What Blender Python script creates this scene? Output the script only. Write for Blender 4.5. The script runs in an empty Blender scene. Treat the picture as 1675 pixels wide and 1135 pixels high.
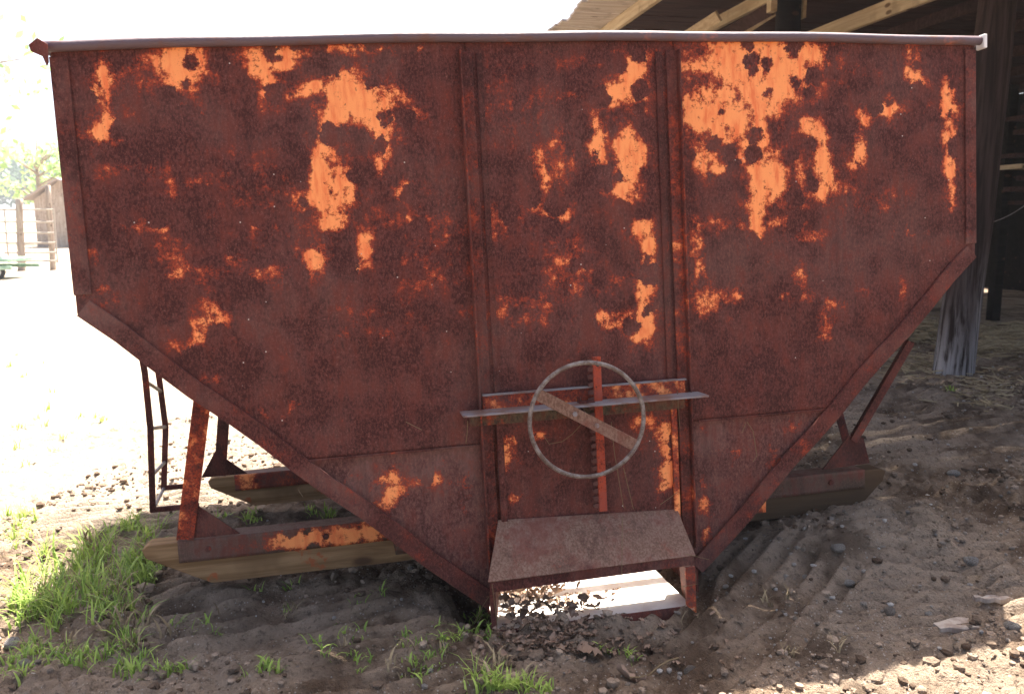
import bpy, bmesh, math, random
import numpy as np
from mathutils import Vector, Matrix

random.seed(7)
RNG = np.random.default_rng(7)
R = math.radians
scene = bpy.context.scene
COL = scene.collection

# ------------------------------------------------------------------ camera, sky, sun, exposure
FPX, CX, CY = 1400.0, 837.5, 567.5          # focal length and centre in photograph pixels (1675 x 1135)
PITCH, CAMH = R(8.5), 1.35
cam_d = bpy.data.cameras.new('camera')
cam_d.sensor_width = 36.0
cam_d.lens = FPX / 1675.0 * 36.0
cam_d.clip_start, cam_d.clip_end = 0.05, 3000.0
cam_d.dof.use_dof = True
cam_d.dof.focus_distance = 2.85
cam_d.dof.aperture_fstop = 5.0
cam = bpy.data.objects.new('camera', cam_d)
COL.objects.link(cam)
cam.location = (0, 0, CAMH)
cam.rotation_euler = (math.pi / 2 - PITCH, 0, 0)
scene.camera = cam

SUN = Vector((0.08, 0.425, 1.0)).normalized()        # towards the sun
world = bpy.data.worlds.new('World')
scene.world = world
world.use_nodes = True
wn = world.node_tree
for n in list(wn.nodes):
    wn.nodes.remove(n)
sky = wn.nodes.new('ShaderNodeTexSky')
sky.sky_type = 'NISHITA'
sky.sun_disc = False
sky.sun_elevation = math.asin(SUN.z)
sky.sun_rotation = math.atan2(SUN.x, SUN.y)
sky.air_density, sky.dust_density, sky.ozone_density = 0.7, 5.0, 0.6
bg = wn.nodes.new('ShaderNodeBackground')
bg.inputs['Strength'].default_value = 0.08
wo = wn.nodes.new('ShaderNodeOutputWorld')
wn.links.new(sky.outputs[0], bg.inputs[0])
wn.links.new(bg.outputs[0], wo.inputs[0])
sl = bpy.data.lights.new('sun', 'SUN')
sl.energy = 5.0
sl.angle = R(0.5)
sl.color = (1.0, 0.95, 0.87)
so = bpy.data.objects.new('sun', sl)
COL.objects.link(so)
so.rotation_euler = (-SUN).to_track_quat('-Z', 'Y').to_euler()
so.location = (2, 8, 12)

scene.render.engine = 'CYCLES'
vs = scene.view_settings
vs.view_transform = 'Standard'
vs.look = 'None'
vs.exposure = 2.45
vs.gamma = 1.0
vs.use_curve_mapping = False

# ------------------------------------------------------------------ pixel helpers
C_, S_ = math.cos(PITCH), math.sin(PITCH)
CAM = Vector((0, 0, CAMH))
def ray(px, py):
    x, y = (px - CX) / FPX, (py - CY) / FPX
    return Vector((x, C_ - y * S_, -S_ - y * C_))
def c2w(x, y, z):
    return Vector((x, z * C_ - y * S_, -z * S_ - y * C_))
# the bin's own axes (from the two vanishing points of its ribs and seams)
BU = c2w(5.44, -0.384, 1).normalized()
BD = c2w(0.59, 10.67, 1); BD = (BD - BU * BD.dot(BU)).normalized()
BUP = -BD
BB = BUP.cross(BU)
BO = CAM + ray(837, 500) * 2.77 + BU * 0.2 - BUP * 1.08
BINM = Matrix(((BU.x, BB.x, BUP.x, BO.x), (BU.y, BB.y, BUP.y, BO.y), (BU.z, BB.z, BUP.z, BO.z), (0, 0, 0, 1)))
def L(px, py, y=0.0):
    """pixel -> bin coordinates (x right, y back, z up) at depth y behind the front sheet"""
    r = ray(px, py)
    t = ((BO - CAM).dot(BB) + y) / r.dot(BB)
    q = CAM + r * t - BO
    return Vector((q.dot(BU), y, q.dot(BUP)))
def W(px, py, dist):
    r = ray(px, py)
    return CAM + r * (dist / r.y)

# ------------------------------------------------------------------ noise for geometry
TAB = RNG.random((256, 256))
def vnoise(x, y):
    x = np.asarray(x, float); y = np.asarray(y, float)
    xi, yi = np.floor(x).astype(int), np.floor(y).astype(int)
    fx, fy = x - xi, y - yi
    fx, fy = fx * fx * (3 - 2 * fx), fy * fy * (3 - 2 * fy)
    a, b = TAB[xi % 256, yi % 256], TAB[(xi + 1) % 256, yi % 256]
    c, d = TAB[xi % 256, (yi + 1) % 256], TAB[(xi + 1) % 256, (yi + 1) % 256]
    return (a * (1 - fx) + b * fx) * (1 - fy) + (c * (1 - fx) + d * fx) * fy - 0.5
def fbm(x, y, o=4):
    s, a = 0, 1.0
    for i in range(o):
        s = s + a * vnoise(x * 2 ** i + 17.3 * i, y * 2 ** i + 5.1 * i); a *= 0.5
    return s
def sstep(a, b, x):
    t = np.clip((x - a) / (b - a), 0, 1)
    return t * t * (3 - 2 * t)

def gbase(x, y):
    """large shape of the ground"""
    x = np.asarray(x, float); y = np.asarray(y, float)
    g = 0.045 * np.clip(x, -2.2, 3.5) + 0.065
    g = g - 0.05 * sstep(2.9, 4.2, y) * (1 - sstep(0.0, 1.6, x))
    g = g + 0.12 * np.exp(-((x - 1.30) / .44) ** 2 - ((y - 3.12) / .27) ** 2)      # heap by the right skid
    g = g + 0.05 * np.exp(-((x - 1.9) / .5) ** 2 - ((y - 2.35) / .25) ** 2)
    g = g - 0.05 * np.exp(-((x + 0.1) / .9) ** 2 - ((y - 3.6) / .7) ** 2)
    lx = (x - BO.x) * BU.x + (y - BO.y) * BU.y; ly = (x - BO.x) * BB.x + (y - BO.y) * BB.y
    g = g - 0.13 * sstep(-.14, -.04, ly) * (1 - sstep(1.9, 2.1, ly)) * sstep(-.50, -.36, lx) * (1 - sstep(.36, .50, lx))   # scoured out below the trough
    return g
def G(px, py):
    r = ray(px, py); t = 2.0
    for _ in range(30):
        p = CAM + r * t
        t = (CAMH - float(gbase(p.x, p.y))) / -r.z
    return CAM + r * t

# cleat prints: (pixel centre, angle of the ridges in degrees, half length, half width, pitch, height)
CLEATS = [((620, 1075), 22, .24, .34, .085, .026), ((340, 1000), 24, .18, .34, .080, .026), ((1500, 850), -8, .28, .60, .075, .024),
          ((1235, 965), 50, .34, .30, .085, .020), ((205, 845), 12, .40, .46, .080, .026), ((1620, 900), 12, .35, .55, .066, .018),
          ((1500, 690), 10, .7, .9, .095, .024), ((1120, 1050), 46, .28, .24, .070, .012), ((560, 990), 18, .22, .14, .080, .024), ((1440, 1010), 6, .25, .20, .06, .016)]
CLW = []
for (p, ang, hl, hw, pit, amp) in CLEATS:
    q = G(*p); CLW.append((q.x, q.y, R(ang), hl, hw, pit, amp))
def ground_z(x, y):
    x = np.asarray(x, float); y = np.asarray(y, float)
    near = 1 - sstep(7, 14, np.hypot(x, y - 3))
    g = gbase(x, y)
    g = g + near * (0.035 * fbm(x * 1.7, y * 1.7, 3) + 0.045 * fbm(x * 6 + 40, y * 6, 3) * (0.6 + fbm(x * 1.1 + 9, y * 1.1, 2)))
    mt = np.zeros_like(x); rid = np.zeros_like(x)
    for (cx, cy, a, hl, hw, pit, amp) in CLW:
        dx, dy = x - cx, y - cy
        wv = 0.02 * fbm(x * 5 + cx, y * 5, 2)
        al, ac = dx * math.cos(a) + dy * math.sin(a), -dx * math.sin(a) + dy * math.cos(a) + wv
        m = (1 - sstep(hl * .75, hl * 1.1, np.abs(al + 3 * wv))) * (1 - sstep(hw * .8, hw * 1.1, np.abs(ac)))
        mb = m * np.clip(0.95 + 1.1 * fbm(x * 3.5 + 50, y * 3.5 + cx, 2), 0.5, 1.25)
        fr_ = (ac / pit) % 1.0
        tri = np.where(fr_ < .72, sstep(-.1, .72, fr_), 1 - sstep(.72, .98, fr_)) * 2.0 - 1.0      # ridge with a steep push face
        rid = rid + mb * (amp * 1.15 * tri - 0.008); mt = np.maximum(mt, m)
    lump = fbm(x * 19 + 3, y * 19 + 7, 3)
    g = g + near * (1 - .95 * mt) * 0.044 * np.abs(lump) * np.clip(0.95 + 1.5 * fbm(x * 2.3 + 31, y * 2.3, 2), .5, 2)
    g = g + near * (1 - .75 * mt) * 0.022 * fbm(x * 41 + 11, y * 41 + 2, 2) + rid
    far = sstep(26, 80, y) * (1.0 + 0.02 * np.clip(y - 30, 0, 400)) * (1 - sstep(-2, 3, x))
    return g + far * 0.25
def gz(x, y):
    return float(ground_z(x, y))

# ------------------------------------------------------------------ node helper
class NT:
    def __init__(s, name):
        s.m = bpy.data.materials.new(name); s.m.use_nodes = True
        s.t = s.m.node_tree
        for n in list(s.t.nodes): s.t.nodes.remove(n)
        s.out = s.n('ShaderNodeOutputMaterial')
        s.b = s.n('ShaderNodeBsdfPrincipled')
        s.t.links.new(s.b.outputs[0], s.out.inputs[0])
        s.tc = s.n('ShaderNodeTexCoord')
    def n(s, typ, **k):
        n = s.t.nodes.new(typ)
        for a, v in k.items(): setattr(n, a, v)
        return n
    def put(s, sock, v):
        if hasattr(v, 'links') or isinstance(v, bpy.types.NodeSocket): s.t.links.new(v, sock)
        else: sock.default_value = v
    def co(s, scale=(1, 1, 1), kind='Object', loc=(0, 0, 0)):
        m = s.n('ShaderNodeMapping'); s.t.links.new(s.tc.outputs[kind], m.inputs[0])
        m.inputs['Scale'].default_value = scale; m.inputs['Location'].default_value = loc
        return m.outputs[0]
    def noise(s, v, scale, detail=4, rough=.55, dist=0):
        n = s.n('ShaderNodeTexNoise'); s.put(n.inputs['Vector'], v)
        n.inputs['Scale'].default_value = scale; n.inputs['Detail'].default_value = detail
        n.inputs['Roughness'].default_value = rough; n.inputs['Distortion'].default_value = dist
        return n.outputs[0]
    def vor(s, v, scale, feature='F1', rand=1.0):
        n = s.n('ShaderNodeTexVoronoi', feature=feature); s.put(n.inputs['Vector'], v)
        n.inputs['Scale'].default_value = scale; n.inputs['Randomness'].default_value = rand
        return n
    def math(s, op, a, b=0.0, c=0.0, clamp=False):
        n = s.n('ShaderNodeMath', operation=op, use_clamp=clamp)
        s.put(n.inputs[0], a); s.put(n.inputs[1], b); s.put(n.inputs[2], c)
        return n.outputs[0]
    def ramp(s, v, lo, hi):
        n = s.n('ShaderNodeMapRange', interpolation_type='SMOOTHSTEP')
        s.put(n.inputs[0], v); n.inputs[1].default_value = lo; n.inputs[2].default_value = hi
        return n.outputs[0]
    def mix(s, f, a, b):
        n = s.n('ShaderNodeMix', data_type='RGBA')
        s.put(n.inputs[0], f)
        s.put(n.inputs[6], a if not isinstance(a, tuple) else (*a, 1)); s.put(n.inputs[7], b if not isinstance(b, tuple) else (*b, 1))
        return n.outputs[2]
    def attr(s, name):
        return s.n('ShaderNodeAttribute', attribute_name=name).outputs['Fac']
    def bump(s, h, strength=.4, dist=.01):
        n = s.n('ShaderNodeBump'); n.inputs['Strength'].default_value = strength; n.inputs['Distance'].default_value = dist
        s.put(n.inputs['Height'], h); s.t.links.new(n.outputs[0], s.b.inputs['Normal'])
    def done(s, col, rough=.8, spec=.3, metal=0.0):
        s.put(s.b.inputs['Base Color'], col if not isinstance(col, tuple) else (*col, 1))
        s.put(s.b.inputs['Roughness'], rough); s.b.inputs['Specular IOR Level'].default_value = spec
        s.b.inputs['Metallic'].default_value = metal
        return s.m

def rust_material(name, paint=None, amount=0.0, dust=0.5, dark=1.0, rough=.70, cols=((.040, .0100, .0082), (.132, .040, .031)), pcol=((.93, .335, .110), (.80, .190, .060))):
    """rusted sheet; `paint` = mesh attribute holding where the old orange paint survives, else noise decides (amount)"""
    t = NT(name)
    v = t.co(kind='Object')
    vs_ = t.co(scale=(1, 1, .22))
    big = t.noise(v, 2.2, 3)
    med = t.noise(v, 9, 5, .62)
    fine = t.noise(t.co(scale=(1, 1, .6)), 150, 6, .78)
    fine2 = t.noise(v, 330, 3, .7)
    streak = t.noise(vs_, 45, 4, .6)
    # rust itself: dark maroon to brown, dusty in places, deep red in others
    c = t.mix(t.ramp(t.math('ADD', t.math('MULTIPLY', fine, .75), t.math('MULTIPLY', med, .25)), .38, .62), tuple(x * dark for x in cols[0]), tuple(x * dark for x in cols[1]))
    c = t.mix(t.math('MULTIPLY', t.ramp(t.math('ADD', big, t.math('MULTIPLY', med, .6)), .72, 1.0), dust), c, (.205, .120, .098))
    c = t.mix(t.math('MULTIPLY', t.ramp(t.math('ADD', med, t.math('MULTIPLY', streak, .5)), .70, .95), .60), c, (.130, .024, .013))
    c = t.mix(t.math('MULTIPLY', t.ramp(t.noise(t.co(scale=(1, 1, .12), loc=(3, 0, 0)), 16, 5, .65), .52, .72), .45), c, (.040, .013, .011))
    c = t.mix(t.math('MULTIPLY', t.ramp(t.math('ADD', fine2, t.math('MULTIPLY', fine, .5)), .84, .97), .55), c, (.27, .140, .105))
    if paint:
        fld = t.attr(paint)
        warp = t.noise(v, 26, 8, .80)
        f = t.math('ADD', fld, t.math('MULTIPLY', t.math('SUBTRACT', warp, .5), 2.1))
        f = t.math('ADD', f, t.math('MULTIPLY', t.math('SUBTRACT', streak, .5), .45))
        f = t.math('ADD', f, t.math('MULTIPLY', t.math('SUBTRACT', t.noise(v, 9, 4, .6), .5), .85))
        wv = t.n('ShaderNodeTexNoise'); t.put(wv.inputs['Vector'], v); wv.inputs['Scale'].default_value = 38; wv.inputs['Detail'].default_value = 5; wv.inputs['Roughness'].default_value = .7
        ad = t.n('ShaderNodeVectorMath', operation='MULTIPLY_ADD'); t.put(ad.inputs[0], wv.outputs[1]); ad.inputs[1].default_value = (.05, .05, .05); t.put(ad.inputs[2], v)
        vo = t.vor(ad.outputs[0], 13)
        rnd = t.n('ShaderNodeSeparateColor'); t.put(rnd.inputs[0], vo.outputs['Color'])
        rad = t.math('MULTIPLY_ADD', rnd.outputs[0], .80, -.16)                    # most cells small or none, some large
        spots = t.ramp(t.math('SUBTRACT', vo.outputs['Distance'], rad), .06, -.10)
        gate = 1.0
        f = t.math('SUBTRACT', f, t.math('MULTIPLY', t.math('MULTIPLY', spots, gate), .60))
    else:
        f = t.math('ADD', t.math('MULTIPLY', t.math('SUBTRACT', t.noise(v, 7, 6, .72), .5), 1.9), amount + .12)
        f = t.math('ADD', f, t.math('MULTIPLY', t.math('SUBTRACT', t.noise(v, 42, 5, .7), .5), .6))
    # broad red staining, eroded red fringe, then sound orange
    sp = t.noise(v, 150, 4, .8)
    c = t.mix(t.math('MULTIPLY', t.ramp(f, .20, .56), t.math('MULTIPLY', t.ramp(t.math('ADD', sp, t.math('MULTIPLY', fine, .5)), .60, .86), .65)), c, (.215, .032, .015))
    fr = t.math('MULTIPLY', t.ramp(f, .33, .68), t.ramp(t.math('ADD', sp, t.math('MULTIPLY', f, .36)), .56, .76))
    c = t.mix(t.math('MULTIPLY', fr, .9), c, (.43, .066, .024))
    orange = t.mix(t.ramp(streak, .44, .70), pcol[0], pcol[1])
    orange = t.mix(t.math('MULTIPLY', t.ramp(fine, .55, .80), .25), orange, (.62, .12, .04))
    sound = t.ramp(f, .58, .79)
    c = t.mix(sound, c, orange)
    if paint:                                                # scattered droppings and chips
        wsp = t.vor(v, 17); wr = t.n('ShaderNodeSeparateColor'); t.put(wr.inputs[0], wsp.outputs['Color'])
        c = t.mix(t.math('MULTIPLY', t.ramp(wsp.outputs['Distance'], .050, .025), t.ramp(wr.outputs[1], .72, .76)), c, (.50, .44, .38))
    h = t.math('ADD', t.math('MULTIPLY', fine, .6), t.math('MULTIPLY', fine2, .4))
    h = t.math('ADD', h, t.math('MULTIPLY', sound, .35))
    t.bump(h, .40, .003)
    ro = t.math('ADD', t.math('MULTIPLY', fine, .25), rough - .12)
    return t.done(c, t.math('SUBTRACT', ro, t.math('MULTIPLY', sound, .15)), .16)

def wood_material(name, c1, c2, axis=0, painted=False, rough=.8):
    t = NT(name)
    sc = [26, 26, 26]; sc[axis] = 1.6
    v = t.co(scale=tuple(sc)); vb = t.co()
    g = t.noise(v, 1.0, 5, .65, .4)
    st = t.noise(vb, 5, 3)
    c = t.mix(t.ramp(g, .36, .64), c1, c2)
    c = t.mix(t.math('MULTIPLY', t.ramp(st, .52, .7), .5), c, tuple(x * .55 for x in c1))
    k = t.vor(t.co(scale=tuple(1 if i == axis else 2.2 for i in range(3))), 3.2)
    c = t.mix(t.math('MULTIPLY', t.ramp(k.outputs['Distance'], .16, .08), .8), c, (.06, .03, .018))
    if painted:
        sx = t.n('ShaderNodeSeparateXYZ'); t.t.links.new(vb, sx.inputs[0])
        c = t.mix(t.math('MULTIPLY', t.ramp(t.math('ADD', sx.outputs[0], t.math('MULTIPLY', t.noise(vb, 5, 4), .6)), .55, .95), .85), c, (.060, .038, .024))   # mud-caked end
        p = t.ramp(t.math('ADD', t.noise(vb, 6, 5, .65), t.math('MULTIPLY', t.noise(vb, 40, 3), .2)), .76, .82)
        c = t.mix(t.math('MULTIPLY', p, .8), c, (.33, .085, .03))
    t.bump(g, .5, .004)
    return t.done(c, rough, .06)

M = {}
M['sheet'] = rust_material('rusted_painted_sheet', 'paint', 0, .24)
M['lowsheet'] = rust_material('dusty_lower_sheet', 'paint', 0, .75, 1.05, .75, ((.060, .021, .017), (.165, .070, .056)))
M['rust'] = rust_material('rusted_steel', None, .06, .6)
M['ribrust'] = rust_material('rusted_rib_steel', None, .20, .35)
M['hoodrust'] = rust_material('dusty_rusted_plate', None, -.02, .5, 1.0, .8, ((.130, .068, .045), (.255, .158, .112)))
M['skidpaint'] = rust_material('brown_steel_with_orange_paint', 'paint', 0, .4, .9, .75, ((.070, .042, .028), (.130, .085, .058)))
M['rustdark'] = rust_material('dark_rusted_steel', None, .02, .25, .75)
M['rustpaint'] = rust_material('rusted_orange_steel', None, .42, .4)
M['webrust'] = rust_material('grimy_dark_steel', None, .12, .1, 1.0, .8, ((.042, .036, .024), (.120, .090, .056)))
M['rustred'] = rust_material('red_painted_rack_steel', None, .55, .1, 1.0, .7, pcol=((.30, .060, .036), (.22, .042, .028)))
M['inside'] = rust_material('worn_bright_inside', None, -.5, 1.0, 2.2)
t = NT('polished_grain_floor')
v = t.co(); t.bump(t.noise(v, 60, 4), .2, .003)
M['floorsheet'] = t.done(t.mix(t.ramp(t.noise(v, 12, 4), .4, .6), (.60, .54, .46), (.72, .68, .60)), .55, .4)
t = NT('weathered_bare_steel')
v = t.co()
c = t.mix(t.ramp(t.noise(v, 14, 5, .6), .42, .6), (.20, .185, .19), (.16, .085, .062))
t.bump(t.noise(v, 120, 4), .3, .003)
M['bare'] = t.done(c, .48, .5)
t = NT('handled_wheel_steel')
v = t.co()
c = t.mix(t.ramp(t.noise(v, 34, 6, .7), .40, .62), (.105, .070, .052), (.235, .205, .180))
t.bump(t.noise(v, 160, 4), .5, .004)
M['wheelsteel'] = t.done(c, .55, .4)
t = NT('rim_steel')
v = t.co()
c = t.mix(t.ramp(t.noise(v, 8, 5, .65), .50, .68), (.105, .070, .080), (.13, .058, .045))
c = t.mix(t.ramp(t.noise(v, 3.0, 5, .7), .60, .70), c, (.42, .13, .08))
t.bump(t.noise(v, 90, 4), .35, .004)
M['rim'] = t.done(c, .55, .4)
M['timber'] = wood_material('old_stained_timber', (.180, .102, .046), (.320, .200, .102), 0, True)
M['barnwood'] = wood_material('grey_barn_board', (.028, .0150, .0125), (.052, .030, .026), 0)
M['eave_lit'] = wood_material('lit_tone_eave_board', (.30, .25, .21), (.42, .37, .32), 0)  # overhang boards painted paler to stand for the light reaching them from below
M['newwood'] = wood_material('pale_sawn_lumber', (.29, .22, .135), (.40, .32, .21), 1)
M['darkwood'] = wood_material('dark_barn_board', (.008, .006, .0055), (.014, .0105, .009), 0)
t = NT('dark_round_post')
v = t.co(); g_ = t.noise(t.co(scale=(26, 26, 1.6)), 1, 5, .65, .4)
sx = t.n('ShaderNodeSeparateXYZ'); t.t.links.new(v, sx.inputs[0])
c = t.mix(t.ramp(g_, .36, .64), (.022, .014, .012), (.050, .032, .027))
lit_foot = t.ramp(t.math('ADD', sx.outputs[2], t.math('MULTIPLY', t.noise(t.co(scale=(6, 6, 1)), 1, 4), 1.2)), 1.75, .75)     # pale up from the foot: light there put into the colour as stain
c = t.mix(t.math('MULTIPLY', lit_foot, t.ramp(g_, .38, .58)), c, (.30, .28, .27))
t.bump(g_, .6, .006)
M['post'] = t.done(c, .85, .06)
M['oldpost'] = wood_material('grey_fence_post', (.26, .20, .16), (.40, .34, .28), 2)
t = NT('white_painted_end'); M['whitecap'] = t.done((.75, .74, .70), .6, .3)
t = NT('galvanised_tube'); M['galv'] = t.done((.55, .56, .55), .4, .5, .3)
t = NT('rubber_tyre'); M['tyre'] = t.done((.025, .025, .025), .85, .3)
t = NT('faded_green_paint')
M['green'] = t.done(t.mix(t.ramp(t.noise(t.co(), 9, 4), .4, .6), (.20, .34, .24), (.32, .46, .36)), .5, .4)
t = NT('shed_roof_tin'); M['tin'] = t.done((.30, .25, .23), .6, .3)
t = NT('faded_gate_tube'); M['gatetube'] = t.done((.36, .31, .26), .5, .3)
t = NT('dry_straw')
a = t.attr('tint'); M['straw'] = t.done(t.mix(a, (.17, .118, .062), (.36, .28, .165)), .8, .2)
t = NT('dead_leaf')
a = t.attr('tint')
c = t.mix(a, (.10, .055, .032), (.30, .195, .130))
M['leaf'] = t.done(t.mix(t.ramp(t.noise(t.co(), 60, 4), .45, .65), c, (.22, .15, .11)), .75, .25)
t = NT('cobweb_strand'); M['web'] = t.done((.42, .40, .36), .8, .2)
def leafy(name, c1, c2, trans=.4):
    t = NT(name)
    a = t.attr('tint'); col = t.mix(a, c1, c2)
    t.done(col, .55, .3)
    tr = t.n('ShaderNodeBsdfTranslucent'); t.put(tr.inputs[0], col)
    mx = t.n('ShaderNodeMixShader'); mx.inputs[0].default_value = trans
    t.t.links.new(t.b.outputs[0], mx.inputs[1]); t.t.links.new(tr.outputs[0], mx.inputs[2]); t.t.links.new(mx.outputs[0], t.out.inputs[0])
    return t.m
M['grass'] = leafy('green_grass', (.120, .215, .030), (.46, .58, .13))
M['foliage'] = leafy('tree_foliage', (.24, .38, .13), (.46, .58, .28), .5)
M['farwood'] = leafy('far_wood', (.05, .10, .06), (.10, .16, .09), .3)
def dirt(name, stone=False):
    t = NT(name)
    v = t.co()
    big, med, fine = t.noise(v, 1.1, 4), t.noise(v, 7, 5, .6), t.noise(v, 55, 6, .7)
    if stone:
        a = t.attr('tint')
        c = t.mix(a, (.17, .135, .105), (.58, .54, .49))
        c = t.mix(t.ramp(med, .45, .65), c, (.24, .18, .125))
    else:
        c = t.mix(t.ramp(med, .36, .62), (.110, .068, .041), (.300, .215, .148))
        c = t.mix(t.math('MULTIPLY', t.ramp(big, .46, .60), .7), c, (.370, .282, .205))
        c = t.mix(t.math('MULTIPLY', t.ramp(t.noise(v, 2.3, 4), .54, .66), .75), c, (.070, .044, .028))      # damp, darker soil
        vo = t.vor(v, 70); spk = t.ramp(vo.outputs['Distance'], .24, .10)
        c = t.mix(t.math('MULTIPLY', t.math('MULTIPLY', spk, t.ramp(t.noise(v, 3.1, 3), .42, .56)), .8), c, (.48, .43, .37))
        c = t.mix(t.math('MULTIPLY', t.ramp(fine, .50, .68), .65), c, (.055, .038, .027))
        # trampled pale ground of the open yard on the left
        sx = t.n('ShaderNodeSeparateXYZ'); t.t.links.new(v, sx.inputs[0])
        yard = t.math('MULTIPLY', t.ramp(sx.outputs[0], -.6, -2.0), t.ramp(sx.outputs[1], 3.2, 4.6))
        c = t.mix(t.math('MULTIPLY', yard, .8), c, (.42, .35, .27))
    t.bump(t.math('ADD', t.math('MULTIPLY', fine, 1.0), t.math('MULTIPLY', t.noise(v, 160, 4), .5)), 1.0, .026)
    return t.done(c, .92, .15)
M['dirt'] = dirt('trodden_dirt')
M['stone'] = dirt('pebble_stone', True)
t = NT('crumbled_clod')
v = t.co(); a = t.attr('tint')
c = t.mix(a, (.075, .048, .031), (.36, .270, .195)); t.bump(t.noise(v, 120, 4), .8, .01)
M['clod'] = t.done(t.mix(t.math('MULTIPLY', t.ramp(t.noise(v, 60, 4), .5, .7), .5), c, (.07, .048, .034)), .92, .15)

# ------------------------------------------------------------------ object helpers
def link(o, parent=None):
    COL.objects.link(o)
    if parent: o.parent = parent
    return o
def tag(o, label=None, cat=None, group=None, kind=None):
    if label: o['label'] = label
    if cat: o['category'] = cat
    if group: o['group'] = group
    if kind: o['kind'] = kind
    return o
def obj(name, bm, mat, parent=None, smooth=False, bevel=0.0, mw=None):
    me = bpy.data.meshes.new(name)
    bmesh.ops.recalc_face_normals(bm, faces=bm.faces)
    bm.to_mesh(me); bm.free()
    if smooth:
        for p in me.polygons: p.use_smooth = True
    me.materials.append(M[mat])
    o = link(bpy.data.objects.new(name, me), parent)
    if mw is not None: o.matrix_local = mw
    if bevel:
        b = o.modifiers.new('bevel', 'BEVEL'); b.width = bevel; b.segments = 2; b.limit_method = 'ANGLE'
    return o
def empty(name, loc=(0, 0, 0), mw=None):
    o = bpy.data.objects.new(name, None); o.empty_display_size = .2
    link(o)
    if mw is not None: o.matrix_world = mw
    else: o.location = loc
    return o
def pydata(name, v, f, mat, parent=None, tint=None, smooth=False):
    me = bpy.data.meshes.new(name); me.from_pydata(v, [], f); me.update()
    if tint is not None:
        at = me.attributes.new('tint', 'FLOAT', 'POINT'); at.data.foreach_set('value', np.asarray(tint, np.float32))
    if smooth: me.polygons.foreach_set('use_smooth', [True] * len(me.polygons))
    me.materials.append(M[mat])
    return link(bpy.data.objects.new(name, me), parent)
def add_box(bm, lo, hi, m=None):
    vs_ = [bm.verts.new((x, y, z)) for x in (lo[0], hi[0]) for y in (lo[1], hi[1]) for z in (lo[2], hi[2])]
    if m is not None:
        for v_ in vs_: v_.co = m @ v_.co
    for f in ((0, 1, 3, 2), (4, 6, 7, 5), (0, 4, 5, 1), (2, 3, 7, 6), (0, 2, 6, 4), (1, 5, 7, 3)):
        bm.faces.new([vs_[i] for i in f])
    return vs_
def box(lo, hi, m=None):
    bm = bmesh.new(); add_box(bm, lo, hi, m); return bm
def bar(a, b, w, d, side=Vector((0, 1, 0)), bm=None):
    """rectangular bar from a to b, width w across, thickness d along `side`"""
    a, b = Vector(a), Vector(b); x = (b - a); ln = x.length; x.normalize()
    y = (side - x * side.dot(x)).normalized(); z = x.cross(y)
    m = Matrix(((x.x, y.x, z.x, a.x), (x.y, y.y, z.y, a.y), (x.z, y.z, z.z, a.z), (0, 0, 0, 1)))
    bm = bm or bmesh.new(); add_box(bm, (0, -d / 2, -w / 2), (ln, d / 2, w / 2), m); return bm
def prism(poly, y0, y1, bm=None):
    """polygon of (x, z) extruded from y0 to y1"""
    bm = bm or bmesh.new()
    A = [bm.verts.new((p[0], y0, p[1])) for p in poly]; B = [bm.verts.new((p[0], y1, p[1])) for p in poly]
    bm.faces.new(A); bm.faces.new(B[::-1])
    for i in range(len(poly)):
        j = (i + 1) % len(poly); bm.faces.new((A[i], B[i], B[j], A[j]))
    return bm
def tube(pts, r, seg=8, bm=None, closed=False):
    bm = bm or bmesh.new(); pts = [Vector(p) for p in pts]; n = len(pts); rings = []
    rr = r if isinstance(r, (list, tuple)) else [r] * n
    up = Vector((.13, .31, .94))
    for i, p in enumerate(pts):
        d = (pts[(i + 1) % n] - pts[i - 1]) if closed else (pts[min(i + 1, n - 1)] - pts[max(i - 1, 0)])
        d.normalize()
        if abs(d.dot(up)) > .95: up = Vector((.9, .3, .1))
        a = d.cross(up).normalized(); b = d.cross(a)
        rings.append([bm.verts.new(p + (a * math.cos(2 * math.pi * k / seg) + b * math.sin(2 * math.pi * k / seg)) * rr[i]) for k in range(seg)])
    for i in range(n if closed else n - 1):
        A, B = rings[i], rings[(i + 1) % n]
        for k in range(seg): bm.faces.new((A[k], A[(k + 1) % seg], B[(k + 1) % seg], B[k]))
    if not closed: bm.faces.new(rings[0][::-1]); bm.faces.new(rings[-1])
    return bm

# ------------------------------------------------------------------ ground
def axis(lo, hi, step, far, n):
    d = np.arange(lo, hi + 1e-6, step)
    k = np.linspace(0, 1, n + 1)[1:]
    g = step * n * k + (far - step * n) * k ** 3.2
    return d, g
dx, gx = axis(-3.1, 4.3, .0115, 500, 80)
dy, gy = axis(1.9, 6.0, .0115, 900, 80)
xs = np.concatenate([(-3.1 - gx)[::-1], dx, 4.3 + gx])
ys = np.concatenate([[-40, -12, -4, -1, 0, .8, 1.3, 1.6, 1.8], dy, 6.0 + gy])
XX, YY = np.meshgrid(xs, ys)
ZZ = ground_z(XX, YY)
nx, ny = len(xs), len(ys)
me = bpy.data.meshes.new('ground')
idx = np.arange(nx * ny).reshape(ny, nx)
F = np.stack([idx[:-1, :-1], idx[:-1, 1:], idx[1:, 1:], idx[1:, :-1]], -1).reshape(-1, 4)
me.vertices.add(nx * ny); me.vertices.foreach_set('co', np.stack([XX, YY, ZZ], -1).astype(np.float32).ravel())
me.loops.add(F.size); me.loops.foreach_set('vertex_index', F.astype(np.int32).ravel())
me.polygons.add(len(F)); me.polygons.foreach_set('loop_start', np.arange(0, F.size, 4, dtype=np.int32))
me.polygons.foreach_set('loop_total', np.full(len(F), 4, np.int32))
me.polygons.foreach_set('use_smooth', np.ones(len(F), bool))
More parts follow.
